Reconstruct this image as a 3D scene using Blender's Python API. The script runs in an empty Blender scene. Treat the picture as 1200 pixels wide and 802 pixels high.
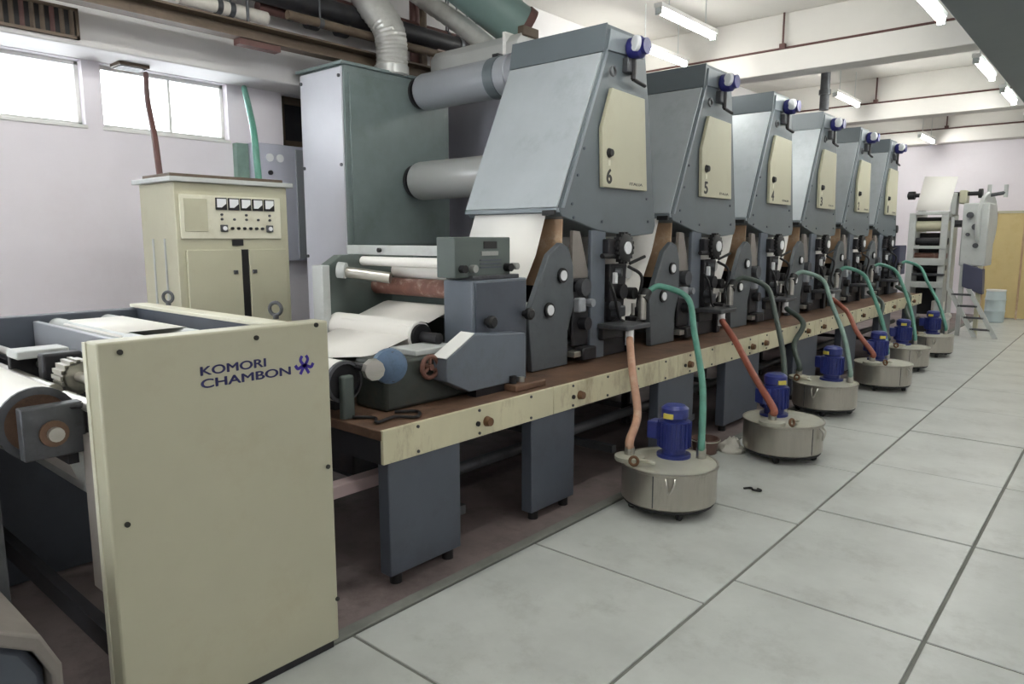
import bpy, math, random
from mathutils import Vector, Matrix
random.seed(7)
R = math.radians
S = bpy.context.scene
COL = S.collection
PI = math.pi

# ---------------------------------------------------------------- camera
F, H = 837.0, 1.6
PITCH = math.atan(121 / F)
YAW = R(40.80)
cd = bpy.data.cameras.new('camera'); cam = bpy.data.objects.new('camera', cd); COL.objects.link(cam)
cam.location = (0, 0, H); cam.rotation_euler = (PI / 2 - PITCH, 0, YAW)
cd.sensor_width = 36; cd.lens = F / 1200 * 36; cd.clip_start = .05; cd.clip_end = 200
S.camera = cam
FW = Vector((-math.sin(YAW) * math.cos(PITCH), math.cos(YAW) * math.cos(PITCH), -math.sin(PITCH)))
RT = Vector((math.cos(YAW), math.sin(YAW), 0)); UP = RT.cross(FW)

def at(x, y, X=None, Y=None, Z=None):
    """point where the sight line of photo pixel (x, y) meets a world plane"""
    d = FW * F + RT * (x - 600) - UP * (y - 401)
    if X is not None: t = X / d.x
    elif Y is not None: t = Y / d.y
    else: t = (Z - H) / d.z
    return Vector((0, 0, H)) + d * t

# ---------------------------------------------------------------- world, exposure
w = bpy.data.worlds.new('world'); S.world = w; w.use_nodes = True
bg = w.node_tree.nodes['Background']
bg.inputs[0].default_value = (.95, .96, 1, 1); bg.inputs[1].default_value = 7.0
S.view_settings.view_transform = 'Standard'; S.view_settings.look = 'None'
S.view_settings.gamma = 1; S.view_settings.use_curve_mapping = False
S.view_settings.exposure = 1.12
TUBE_E = 42.0

# ---------------------------------------------------------------- materials
def lin(c):
    return tuple(((v / 255) / 12.92 if v / 255 <= .04045 else ((v / 255 + .055) / 1.055) ** 2.4) for v in c) + (1,)

def mat(name, c, rough=.5, metal=0., var=.12, scale=3., dirt=None, dirt_amt=.5, dscale=2.2, bump=0., bscale=60., spec=.5, stretch=None):
    m = bpy.data.materials.new(name); m.use_nodes = True
    nt = m.node_tree; N = nt.nodes; L = nt.links
    b = N['Principled BSDF']
    b.inputs['Roughness'].default_value = rough; b.inputs['Metallic'].default_value = metal
    b.inputs['Specular IOR Level'].default_value = spec
    tc = N.new('ShaderNodeTexCoord'); src = tc.outputs['Object']
    if stretch:
        mp = N.new('ShaderNodeMapping'); mp.inputs['Scale'].default_value = stretch
        L.new(src, mp.inputs[0]); src = mp.outputs[0]
    base = lin(c)
    n1 = N.new('ShaderNodeTexNoise'); n1.inputs['Scale'].default_value = scale; n1.inputs['Detail'].default_value = 6
    n1.inputs['Roughness'].default_value = .65
    L.new(src, n1.inputs['Vector'])
    r1 = N.new('ShaderNodeValToRGB')
    r1.color_ramp.elements[0].position = .3; r1.color_ramp.elements[1].position = .72
    r1.color_ramp.elements[0].color = tuple(v * (1 - var) for v in base[:3]) + (1,)
    r1.color_ramp.elements[1].color = tuple(min(1, v * (1 + var)) for v in base[:3]) + (1,)
    L.new(n1.outputs['Fac'], r1.inputs[0]); out = r1.outputs[0]
    if dirt:
        n2 = N.new('ShaderNodeTexNoise'); n2.inputs['Scale'].default_value = dscale; n2.inputs['Detail'].default_value = 9
        n2.inputs['Roughness'].default_value = .75
        L.new(src, n2.inputs['Vector'])
        r2 = N.new('ShaderNodeValToRGB'); r2.color_ramp.elements[0].position = .52; r2.color_ramp.elements[1].position = .74
        r2.color_ramp.elements[1].color = (dirt_amt,) * 3 + (1,)
        L.new(n2.outputs['Fac'], r2.inputs[0])
        mx = N.new('ShaderNodeMix'); mx.data_type = 'RGBA'
        L.new(r2.outputs[0], mx.inputs['Factor']); L.new(out, mx.inputs['A']); mx.inputs['B'].default_value = lin(dirt)
        out = mx.outputs['Result']
    L.new(out, b.inputs['Base Color'])
    if bump:
        n3 = N.new('ShaderNodeTexNoise'); n3.inputs['Scale'].default_value = bscale; n3.inputs['Detail'].default_value = 4
        L.new(src, n3.inputs['Vector'])
        bp = N.new('ShaderNodeBump'); bp.inputs['Strength'].default_value = bump; bp.inputs['Distance'].default_value = .01
        L.new(n3.outputs['Fac'], bp.inputs['Height']); L.new(bp.outputs[0], b.inputs['Normal'])
    return m

def emit(name, c, s):
    m = bpy.data.materials.new(name); m.use_nodes = True
    b = m.node_tree.nodes['Principled BSDF']
    b.inputs['Base Color'].default_value = lin(c); b.inputs['Emission Color'].default_value = lin(c)
    b.inputs['Emission Strength'].default_value = s
    return m

def glass(name):
    m = bpy.data.materials.new(name); m.use_nodes = True
    nt = m.node_tree; N = nt.nodes; L = nt.links
    for n in list(N): N.remove(n)
    o = N.new('ShaderNodeOutputMaterial'); mx = N.new('ShaderNodeMixShader'); t = N.new('ShaderNodeBsdfTransparent'); g = N.new('ShaderNodeBsdfGlossy')
    fr = N.new('ShaderNodeFresnel'); fr.inputs[0].default_value = 1.45
    g.inputs['Roughness'].default_value = .05; t.inputs[0].default_value = (.95, .97, .97, 1)
    L.new(fr.outputs[0], mx.inputs[0]); L.new(t.outputs[0], mx.inputs[1]); L.new(g.outputs[0], mx.inputs[2]); L.new(mx.outputs[0], o.inputs[0])
    return m

M = {}
M['wall'] = mat('wall_paint', (238, 233, 239), .85, var=.03, scale=1.2, dirt=(224, 212, 218), dirt_amt=.3, dscale=.8, bump=.05, bscale=30)
M['soffit'] = mat('soffit_paint', (206, 204, 204), .85, var=.04, scale=1.5)
M['ceil'] = mat('ceiling_paint', (214, 211, 205), .85, var=.04, scale=.9, dirt=(180, 178, 170), dirt_amt=.3, dscale=.6)
M['beam'] = mat('beam_paint', (222, 219, 214), .8, var=.04, scale=1.1)
M['girder'] = mat('girder_paint', (128, 134, 136), .8, var=.05, scale=1.1)
M['slab'] = mat('floor_slab_stone', (192, 196, 192), .34, var=.13, scale=1.8, dirt=(150, 152, 146), dirt_amt=.6, dscale=2.6, bump=.05, bscale=40, spec=.45)
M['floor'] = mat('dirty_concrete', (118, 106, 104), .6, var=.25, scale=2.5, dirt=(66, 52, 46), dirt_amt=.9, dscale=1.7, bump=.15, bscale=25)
M['joint'] = mat('joint_mortar', (120, 122, 116), .8, var=.15, scale=8)
M['cream'] = mat('cream_enamel', (188, 186, 162), .38, var=.04, scale=1.6, dirt=(165, 152, 120), dirt_amt=.3, dscale=3.0, bump=.02, bscale=120)
M['cream_edge'] = mat('pale_cream_edge', (222, 220, 200), .4, var=.05, scale=4, dirt=(170, 160, 130), dirt_amt=.4, dscale=6)
M['rail'] = mat('cream_rail_stained', (208, 203, 172), .42, var=.08, scale=3, dirt=(120, 92, 58), dirt_amt=.8, dscale=5.0, stretch=(1, 1, .35))
M['grey'] = mat('blue_grey_enamel', (134, 143, 149), .36, var=.06, scale=2.0, dirt=(110, 116, 118), dirt_amt=.5, dscale=2.4, bump=.02, bscale=140)
M['grey_side'] = mat('slate_grey_enamel', (98, 107, 112), .4, var=.07, scale=2.2, dirt=(88, 96, 98), dirt_amt=.5, dscale=3)
M['hood_front'] = mat('pale_satin_sheet_metal', (176, 183, 187), .42, metal=.1, var=.07, scale=1.8, dirt=(140, 146, 148), dirt_amt=.5, dscale=2.2)
M['oven'] = mat('grey_green_oven_paint', (116, 129, 129), .42, var=.16, scale=1.8, dirt=(92, 106, 100), dirt_amt=.6, dscale=2)
M['oven_pale'] = mat('pale_oven_panel', (204, 206, 214), .45, var=.05, scale=2)
M['dgrey'] = mat('dark_slate_enamel', (78, 84, 94), .45, var=.08, scale=3, dirt=(58, 60, 64), dirt_amt=.5, dscale=4)
M['box'] = mat('mid_slate_enamel', (100, 108, 118), .42, var=.08, scale=3, dirt=(78, 82, 80), dirt_amt=.5, dscale=4)
M['box_green'] = mat('grey_green_enamel', (88, 98, 94), .45, var=.08, scale=3)
M['dark'] = mat('oily_black_steel', (38, 38, 42), .5, metal=.2, var=.3, scale=9, dirt=(62, 54, 48), dirt_amt=.6, dscale=8)
M['black'] = mat('black_plastic', (24, 24, 26), .5, var=.1)
M['iron'] = mat('grey_cast_iron', (84, 86, 90), .45, metal=.4, var=.2, scale=8, dirt=(54, 48, 44), dirt_amt=.7, dscale=9)
M['steel'] = mat('brushed_steel', (186, 184, 176), .3, metal=.85, var=.08, scale=5, stretch=(1, 1, 8), dirt=(130, 120, 104), dirt_amt=.4, dscale=2)
M['tank'] = mat('stained_stainless_steel', (182, 178, 168), .28, metal=.85, var=.12, scale=3, stretch=(3, 3, .5), dirt=(108, 100, 88), dirt_amt=.55, dscale=3)
M['lid'] = mat('ink_stained_tank_lid', (186, 186, 172), .45, metal=.25, var=.12, scale=5, dirt=(150, 140, 112), dirt_amt=.7, dscale=6)
M['rust'] = mat('rusty_oily_plate', (112, 86, 68), .55, metal=.1, var=.3, scale=5, dirt=(56, 40, 32), dirt_amt=.85, dscale=4, bump=.1, bscale=60)
M['rustroll'] = mat('rust_brown_roller', (122, 84, 72), .5, var=.3, scale=9, dirt=(205, 196, 188), dirt_amt=.8, dscale=9)
M['frame'] = mat('slate_frame_paint', (84, 90, 94), .45, var=.12, scale=5, dirt=(58, 58, 56), dirt_amt=.6, dscale=6)
M['greasy'] = mat('greasy_green_black', (56, 62, 58), .5, var=.2, scale=8, dirt=(84, 66, 54), dirt_amt=.6, dscale=7)
M['warmgrey'] = mat('warm_grey_sheet', (132, 126, 120), .5, var=.12, scale=6)
M['tan'] = mat('tan_varnished_board', (180, 150, 120), .5, var=.2, scale=4, dirt=(214, 204, 186), dirt_amt=.8, dscale=4)
M['paper'] = mat('white_web_paper', (240, 238, 232), .7, var=.02, scale=2)
M['blue'] = mat('blue_motor_enamel', (44, 54, 122), .35, var=.15, scale=10)
M['gblue'] = mat('blue_regulator_plastic', (42, 44, 112), .35, var=.1, scale=10)
M['wheelblue'] = mat('pale_blue_enamel', (92, 116, 144), .4, var=.12, scale=10, dirt=(60, 74, 84), dirt_amt=.7, dscale=14)
M['teal'] = mat('teal_rubber_hose', (84, 140, 124), .45, var=.15, scale=12)
M['tealgrey'] = mat('grey_teal_hose', (120, 146, 136), .45, var=.15, scale=12)
M['orange'] = mat('pinkish_orange_hose', (190, 148, 124), .5, var=.15, scale=9, dirt=(206, 184, 160), dirt_amt=.8, dscale=7)
M['redhose'] = mat('rust_red_hose', (150, 84, 68), .5, var=.15, scale=9, dirt=(196, 140, 110), dirt_amt=.6, dscale=7)
M['dhose'] = mat('dark_green_hose', (62, 74, 68), .5, var=.15, scale=9)
M['alu'] = mat('crinkled_aluminium_foil', (206, 206, 202), .36, metal=.55, var=.1, scale=10, bump=.5, bscale=22)
M['pipe'] = mat('grey_duct_paint', (158, 162, 168), .34, metal=.15, var=.05, scale=2)
M['pipe_pale'] = mat('pale_duct_paint', (186, 188, 186), .32, metal=.25, var=.05, scale=2)
M['tealduct'] = mat('teal_grey_duct_paint', (112, 134, 130), .4, var=.08, scale=2)
M['brown'] = mat('brown_primer_steel', (96, 82, 68), .6, var=.2, scale=5, dirt=(62, 52, 46), dirt_amt=.6, dscale=4)
M['brownpipe'] = mat('brown_pipe_paint', (92, 62, 58), .55, var=.2, scale=5)
M['pinkpost'] = mat('pink_tan_paint', (190, 172, 162), .6, var=.05)
M['lagging'] = mat('white_pipe_lagging', (208, 204, 196), .8, var=.1, scale=10, bump=.4, bscale=18)
M['white'] = mat('white_enamel', (232, 232, 228), .45, var=.03)
M['ltgrey'] = mat('light_grey_enamel', (188, 192, 190), .45, var=.06, scale=4, dirt=(140, 140, 132), dirt_amt=.4, dscale=5)
M['bluebox'] = mat('pale_blue_grey_enamel', (192, 194, 208), .45, var=.05)
M['brass'] = mat('worn_bronze_knob', (112, 82, 58), .45, metal=.3, var=.2, scale=20)
M['yellow'] = mat('ochre_board', (206, 187, 134), .6, var=.06, scale=1.5, dirt=(184, 156, 96), dirt_amt=.5, dscale=2)
M['drum'] = mat('pale_blue_plastic', (196, 212, 214), .4, var=.04)
M['navy'] = mat('navy_grey_panel', (72, 74, 96), .45, var=.06)
M['ink'] = mat('indigo_print', (40, 40, 92), .5, var=.05)
M['emblem'] = mat('violet_print', (58, 40, 150), .5, var=.05)
M['digit'] = mat('black_print', (38, 38, 34), .5, var=.05)
M['dialface'] = mat('white_dial_face', (236, 238, 240), .3, var=.02)
M['plateyel'] = mat('yellow_nameplate', (214, 200, 90), .5, var=.05)
M['plategrey'] = mat('silver_nameplate', (160, 162, 158), .4, metal=.3, var=.08, scale=20)
M['rag'] = mat('crumpled_cloth', (196, 194, 184), .9, var=.12, scale=9)
M['bucket'] = mat('brown_plastic', (112, 88, 80), .55, var=.2, scale=9)
M['glass'] = glass('window_glass')
M['tube'] = emit('lit_fluorescent_tube', (250, 250, 245), TUBE_E)
M['pinkfloor'] = mat('pale_pink_strip', (206, 184, 184), .6, var=.08)

# ---------------------------------------------------------------- mesh helpers
class MB:
    def __init__(s): s.v = []; s.f = []
    def add(s, vs, fs):
        k = len(s.v); s.v += [tuple(v) for v in vs]; s.f += [tuple(i + k for i in f) for f in fs]; return s
    def box(s, x0, x1, y0, y1, z0, z1):
        return s.add([(x, y, z) for x in (x0, x1) for y in (y0, y1) for z in (z0, z1)],
                     [(0, 1, 3, 2), (4, 6, 7, 5), (0, 4, 5, 1), (2, 3, 7, 6), (0, 2, 6, 4), (1, 5, 7, 3)])
    def prism(s, poly, x0, x1, ax='x'):
        """polygon of (a, b) pairs extruded along ax: x->(y,z), y->(x,z), z->(x,y)"""
        n = len(poly)
        def P(t, a, b): return (t, a, b) if ax == 'x' else (a, t, b) if ax == 'y' else (a, b, t)
        vs = [P(x0, *p) for p in poly] + [P(x1, *p) for p in poly]
        fs = [tuple(range(n)), tuple(range(2 * n - 1, n - 1, -1))] + [((i + 1) % n, i, n + i, n + (i + 1) % n) for i in range(n)]
        area = sum(poly[i][0] * poly[(i + 1) % n][1] - poly[(i + 1) % n][0] * poly[i][1] for i in range(n))
        if (area > 0) == ((x1 > x0) == (ax != 'y')): fs = [tuple(reversed(f)) for f in fs]
        fs = [tuple(f) for f in fs]
        return s.add(vs, fs)
    def frame(s, d):
        d = Vector(d).normalized(); a = Vector((0, 0, 1)) if abs(d.z) < .9 else Vector((1, 0, 0))
        u = d.cross(a).normalized(); return u, d.cross(u).normalized()
    def cyl(s, p0, p1, r, n=20, r2=None):
        p0 = Vector(p0); p1 = Vector(p1); r2 = r if r2 is None else r2
        u, v = s.frame(p1 - p0)
        vs = []
        for p, q in ((p0, r), (p1, r2)):
            vs += [p + (u * math.cos(2 * PI * i / n) + v * math.sin(2 * PI * i / n)) * q for i in range(n)]
        return s.add(vs, [tuple(range(n - 1, -1, -1)), tuple(range(n, 2 * n))] + [(i, (i + 1) % n, n + (i + 1) % n, n + i) for i in range(n)])
    def lathe(s, prof, c, d=(0, 0, 1), n=28):
        """prof: (radius, height along d)"""
        c = Vector(c); d = Vector(d).normalized(); u, v = s.frame(d); vs = []
        for r, h in prof: vs += [c + d * h + (u * math.cos(2 * PI * i / n) + v * math.sin(2 * PI * i / n)) * max(r, 1e-4) for i in range(n)]
        fs = [(j * n + i, j * n + (i + 1) % n, (j + 1) * n + (i + 1) % n, (j + 1) * n + i) for j in range(len(prof) - 1) for i in range(n)]
        fs += [tuple(range(n - 1, -1, -1)), tuple((len(prof) - 1) * n + i for i in range(n))]
        return s.add(vs, fs)
    def tube(s, pts, r, n=10, rib=0):
        pts = [Vector(p) for p in pts]; vs = []; u = None
        for k, p in enumerate(pts):
            d = (pts[min(k + 1, len(pts) - 1)] - pts[max(k - 1, 0)]).normalized()
            if u is None: u, v = s.frame(d)
            else:
                u = (u - d * u.dot(d)).normalized(); v = d.cross(u)
            q = r * (1 + (rib if k % 2 else -rib))
            vs += [p + (u * math.cos(2 * PI * i / n) + v * math.sin(2 * PI * i / n)) * q for i in range(n)]
        fs = [(j * n + i, j * n + (i + 1) % n, (j + 1) * n + (i + 1) % n, (j + 1) * n + i) for j in range(len(pts) - 1) for i in range(n)]
        fs += [tuple(range(n - 1, -1, -1)), tuple((len(pts) - 1) * n + i for i in range(n))]
        return s.add(vs, fs)
    def torus(s, c, d, r, t, n=24, m=8):
        c = Vector(c); u, v = s.frame(d); d = Vector(d).normalized(); vs = []
        for i in range(n):
            e = u * math.cos(2 * PI * i / n) + v * math.sin(2 * PI * i / n)
            vs += [c + e * (r + t * math.cos(2 * PI * j / m)) + d * t * math.sin(2 * PI * j / m) for j in range(m)]
        return s.add(vs, [(i * m + j, ((i + 1) % n) * m + j, ((i + 1) % n) * m + (j + 1) % m, i * m + (j + 1) % m) for i in range(n) for j in range(m)])
    def build(s, name, m, parent=None, bev=0., smooth=True, off=None, solid=0.):
        me = bpy.data.meshes.new(name)
        o = Vector(off) if off is not None else (root_loc(parent) if parent is not None else Vector((0, 0, 0)))
        me.from_pydata([Vector(v) - o for v in s.v], [], s.f); me.update()
        import bmesh
        bm = bmesh.new(); bm.from_mesh(me); bmesh.ops.recalc_face_normals(bm, faces=bm.faces); bm.to_mesh(me); bm.free()
        if smooth:
            me.polygons.foreach_set('use_smooth', [True] * len(me.polygons)); me.set_sharp_from_angle(angle=R(35))
        me.materials.append(M[m] if isinstance(m, str) else m)
        ob = bpy.data.objects.new(name, me); COL.objects.link(ob)
        if parent is not None: ob.parent = parent
        if bev:
            b = ob.modifiers.new('bevel', 'BEVEL'); b.width = bev; b.segments = 2; b.limit_method = 'ANGLE'; b.angle_limit = R(40)
        if solid:
            b = ob.modifiers.new('thickness', 'SOLIDIFY'); b.thickness = solid
        return ob

def root_loc(o):
    while o.parent: o = o.parent
    return Vector(o.location) if o.type == 'EMPTY' else Vector(o.get('base', (0, 0, 0)))

def tag(o, label, cat, group=None):
    o['label'] = label; o['category'] = cat
    if group: o['group'] = group
    return o

def thing(name, label, cat, loc=(0, 0, 0), group=None):
    o = bpy.data.objects.new(name, None); COL.objects.link(o); o.location = loc; o.empty_display_size = .1
    return tag(o, label, cat, group)

def struct(o): o['kind'] = 'structure'; return o
def copy_child(o, parent):
    c = o.copy(); COL.objects.link(c); c.parent = parent
    for k in o.children: copy_child(k, c)
    return c
def bx(*a): return MB().box(*a)
def cy(*a, **k): return MB().cyl(*a, **k)

def smooth_path(pts, n=8):
    """Catmull-Rom through points"""
    P = [Vector(p) for p in pts]; P = [P[0] * 2 - P[1]] + P + [P[-1] * 2 - P[-2]]; out = []
    for i in range(1, len(P) - 2):
        a, b, c, d = P[i - 1:i + 3]
        for k in range(n):
            t = k / n
            out.append(.5 * (2 * b + (c - a) * t + (2 * a - 5 * b + 4 * c - d) * t * t + (3 * b - a - 3 * c + d) * t ** 3))
    out.append(P[-2]); return out

def text_mesh(name, s, m, parent, x, y0, y1, z0, z1, bold=.004, thick=.0):
    """lettering on a face looking along +X, fitted between y0..y1 and z0..z1"""
    c = bpy.data.curves.new(name, 'FONT'); c.body = s; c.extrude = .003; c.offset = bold
    t = bpy.data.objects.new('lettering_source', c)
    me = bpy.data.meshes.new_from_object(t); bpy.data.objects.remove(t)
    if thick:
        import bmesh
        bm = bmesh.new()
        for dx, dy in ((-1, 0), (1, 0), (0, 1), (0, -1)):
            k0 = len(bm.verts); bm.from_mesh(me); bm.verts.ensure_lookup_table()
            for v in bm.verts[k0:]: v.co += Vector((dx * thick, dy * thick * .8, random.uniform(0, .0002)))
        bm.to_mesh(me); bm.free()
    xs = [v.co.x for v in me.vertices]; ys = [v.co.y for v in me.vertices]
    ax, bx_, ay, by = min(xs), max(xs), min(ys), max(ys); o = root_loc(parent)
    for v in me.vertices:
        u = (v.co.x - ax) / (bx_ - ax); q = (v.co.y - ay) / (by - ay)
        v.co = Vector((x + (v.co.z + .003) * .3, y0 + (y1 - y0) * u, z0 + (z1 - z0) * q)) - o
    me.name = name; me.materials.clear(); me.materials.append(M[m])
    ob = bpy.data.objects.new(name, me); COL.objects.link(ob); ob.parent = parent
    return ob

# ---------------------------------------------------------------- room
XL, XR, YN, YF, ZC = -6.0, 4.5, -5.0, 18.0, 4.3
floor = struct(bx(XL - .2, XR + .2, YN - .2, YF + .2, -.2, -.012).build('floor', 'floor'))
# pale slabs of the aisle: one mesh per column width, shared between its slabs
EDGE, C1, C2, CW = -2.265, -1.29, -.49, .82
cols = [(EDGE, C1, 3.98), (C1, C2, 3.10)] + [(C2 + CW * i, C2 + CW * (i + 1), 3.10 + .4 * (i % 2)) for i in range(3)]
PIT = 1.175
for ci, (a, b, yy) in enumerate(cols):
    me = None
    y = yy - PIT * int((yy + 1.0) / PIT)
    while y < YF - .05:
        y1 = min(y + PIT, YF - .02)
        if me is None or y1 - y < PIT - .01:
            ob = bx(a + .008, b - .008, .007, y1 - y - .007, -.012, 0).build('slab', 'slab', floor, bev=.003); me = ob.data if y1 - y > PIT - .01 else me
        else:
            ob = bpy.data.objects.new('slab', me); COL.objects.link(ob); ob.parent = floor
            bm_ = ob.modifiers.new('bevel', 'BEVEL'); bm_.width = .003; bm_.segments = 2
        ob.location = (0, y, random.uniform(-.0015, .0015)); y += PIT
bx(EDGE, cols[-1][1], -1.2, YF, -.0115, -.0065).build('joint_bed', 'joint', floor)
bx(cols[-1][1] + .004, XR, YN, YF, -.012, 0).build('floor_screed', 'slab', floor)
bx(EDGE, cols[-1][1], YN, -1.45, -.012, 0).build('floor_screed', 'slab', floor)
# raised pale kerb line at the slab edge
bx(EDGE - .07, EDGE - .004, -1.2, YF, -.012, .004).build('edge_strip', 'joint', floor, bev=.004)

ceiling = struct(bx(XL - .2, XR + .2, YN - .2, YF + .2, ZC, ZC + .2).build('ceiling', 'ceil'))
for y in (-.2, 9.0, 13.55, 17.6):
    bx(XL, XR, y, y + .35, 3.6, 3.87).build('beam', 'beam', ceiling, bev=.01)
    bx(XL, XR, y + .05, y + .30, 3.87, ZC).build('beam_web', 'ceil', ceiling, bev=.01)
bx(-1.335, -.5, YN, YF, 3.45, ZC).build('girder', 'girder', ceiling, bev=.01)
bx(XL, -5.6, YN, YF, 2.91, ZC).build('soffit', 'soffit', ceiling, bev=.01)

WZ0, WZ1 = 2.44, 2.905
wins = [(-4.4, -3.0), (-2.8, -1.4), (-1.0, .4), (.8, 2.09), (2.215, 3.215), (3.74, 4.35)]
wl = MB(); wl.box(XL - .2, XL, YN - .2, YF + .2, 0, WZ0); wl.box(XL - .2, XL, YN - .2, YF + .2, WZ1, ZC)
e = [YN - .2] + [q for ab in wins for q in ab] + [YF + .2]
for i in range(0, len(e), 2): wl.box(XL - .2, XL, e[i], e[i + 1], WZ0, WZ1)
struct(wl.build('wall_left', 'wall', smooth=False))
struct(bx(XR, XR + .2, YN - .2, YF + .2, 0, ZC).build('wall_right', 'wall'))
FWIN = [(-5.6, -4.25), (-3.95, -2.6)]
wf = MB(); wf.box(XL - .2, XR + .2, YN - .2, YN, 0, 1.0); wf.box(XL - .2, XR + .2, YN - .2, YN, 2.9, ZC)
e = [XL - .2] + [q for ab in FWIN for q in ab] + [XR + .2]
for i in range(0, len(e), 2): wf.box(e[i], e[i + 1], YN - .2, YN, 1.0, 2.9)
struct(wf.build('wall_front', 'wall', smooth=False))
for i, (a, b) in enumerate(FWIN):
    wr = struct(bpy.data.objects.new('window_%d' % (i + 7), None)); COL.objects.link(wr); wr.location = ((a + b) / 2, YN, 1.0)
    f = MB(); m_ = (a + b) / 2
    for q in ((a, a + .04), (m_ - .02, m_ + .02), (b - .04, b)): f.box(q[0], q[1], YN - .13, YN - .07, 1.0, 2.9)
    f.box(a, b, YN - .13, YN - .07, 1.0, 1.04); f.box(a, b, YN - .13, YN - .07, 2.86, 2.9)
    f.build('window_frame', 'white', wr, bev=.004)
    for q0, q1 in ((a + .04, m_ - .02), (m_ + .02, b - .04)): bx(q0, q1, YN - .102, YN - .098, 1.04, 2.86).build('pane', 'glass', wr)
    bx(a - .01, b + .01, YN - .07, YN + .02, .97, 1.0).build('window_sill', 'white', wr, bev=.004)
struct(bx(XL - .2, XR + .2, YF, YF + .2, 0, ZC).build('wall_back', 'wall'))
for i, (a, b) in enumerate(wins):
    last = i == len(wins) - 1
    wr = struct(bpy.data.objects.new('window_%d' % (i + 1), None)); COL.objects.link(wr); wr.location = (XL, (a + b) / 2, WZ0)
    fm = 'brown' if last else 'white'
    f = MB(); t = .03 if not last else .07
    f.box(XL - .13, XL - .07, a, b, WZ0, WZ0 + t); f.box(XL - .13, XL - .07, a, b, WZ1 - t, WZ1)
    f.box(XL - .13, XL - .07, a, a + t, WZ0, WZ1); f.box(XL - .13, XL - .07, b - t, b, WZ0, WZ1)
    f.build('window_frame', fm, wr, bev=.004)
    mid = a + (b - a) * .54
    bx(XL - .125, XL - .075, mid - .012, mid + .012, WZ0 + t, WZ1 - t).build('mullion', fm, wr)
    if last:
        bx(XL - .11, XL - .09, a + t, b - t, WZ0 + t, WZ1 - t).build('board', 'dark', wr)
    else:
        for q0, q1 in ((a + t, mid - .012), (mid + .012, b - t)):
            bx(XL - .102, XL - .098, q0, q1, WZ0 + t, WZ1 - t).build('pane', 'glass', wr)
    bx(XL - .07, XL + .015, a - .01, b + .01, WZ0 - .025, WZ0).build('window_sill', 'white', wr, bev=.004)

# louvred vent and small fixture on the soffit
v = thing('air_grille', 'brown louvred air grille set in the beam above the windows', 'vent', (-5.6, 1.5, 2.97))
bx(-5.6, -5.585, 1.05, 1.93, 2.96, 3.13).build('backing', 'black', v)
g = MB(); g.box(-5.6, -5.57, 1.03, 1.95, 2.945, 2.965); g.box(-5.6, -5.57, 1.03, 1.95, 3.125, 3.145); g.box(-5.6, -5.57, 1.03, 1.05, 2.945, 3.145); g.box(-5.6, -5.57, 1.93, 1.95, 2.945, 3.145)
g.build('frame', 'brown', v)
for k in range(15):
    y = 1.08 + k * .058; MB().prism([(-5.585, y), (-5.57, y + .018), (-5.57, y + .026), (-5.585, y + .008)], 2.965, 3.125, 'z').build('louvre', 'brown' if k % 3 else 'brownpipe', v)
p = at(152, 76, Z=2.91)
v = thing('soffit_vent', 'small square dark vent under the beam over the second window', 'vent', (p.x, p.y, 2.91))
bx(p.x - .09, p.x + .09, p.y - .11, p.y + .11, 2.885, 2.91).build('frame', 'brown', v, bev=.004)
for k in range(5): bx(p.x - .075 + k * .032, p.x - .06 + k * .032, p.y - .095, p.y + .095, 2.878, 2.885).build('louvre', 'black', v)

# ---------------------------------------------------------------- fluorescent fittings (tube, housing and their own light)
def fluor(x, y, z=3.6, label='twin-cap fluorescent tube fitting hung over the press row', grp='fluorescent fittings over the press'):
    t = thing('fluorescent_light', label, 'light', (x, y, ZC), grp)
    bx(x - .045, x + .045, y - .62, y + .62, z + .03, z + .075).build('housing', 'white', t, bev=.005)
    cy((x, y - .585, z), (x, y + .585, z), .028, n=14).build('tube', 'tube', t)
    for s in (-1, 1):
        bx(x - .035, x + .035, y + s * .60 - .015, y + s * .60 + .015, z - .035, z + .03).build('end_cap', 'ltgrey', t, bev=.004)
        top = ZC
        cy((x, y + s * .4, z + .07), (x, y + s * .4, top), .006, n=8).build('hanger', 'ltgrey', t)
    return t
PG = 'fluorescent fittings over the press'
fluor(-3.72, 7.1, 3.8, 'fluorescent tube fitting hung right above printing unit four', PG); fluor(-3.70, 12.5, 3.8, 'fluorescent tube fitting hung above the dark delivery section', PG); fluor(-3.38, 16.75, 3.6, 'fluorescent tube fitting hung close to the end wall above the rewinder', PG)
fluor(-3.38, 1.6, 3.6, 'fluorescent tube fitting hung above the infeed frame', PG); fluor(-3.38, -3.0, 3.6, 'fluorescent tube fitting hung behind the unwind stand', PG)
fluor(-4.55, 8.05, 3.8, 'fluorescent tube fitting hung behind the tallest hoods near the far side wall', None)
for y, q in ((7.3, 'short of the first conduit beam'), (10.45, 'just past the first conduit beam'), (12.6, 'just short of the second conduit beam'), (15.4, 'past the second conduit beam')): fluor(-1.55, y, 3.6, 'fluorescent tube fitting beside the grey girder ' + q, 'fluorescent fittings beside the girder')
for y, q in ((3.4, 'level with printing unit six'), (-1.2, 'level with the unwind stand')): fluor(-1.55, y, 3.6, 'fluorescent tube fitting beside the grey girder ' + q, 'fluorescent fittings beside the girder')
for y in (-2.6, 1.6, 6.2, 11, 15.5): fluor(1.9, y, 3.6, 'fluorescent tube fitting hung over the open aisle', 'fluorescent fittings over the aisle')

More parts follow.
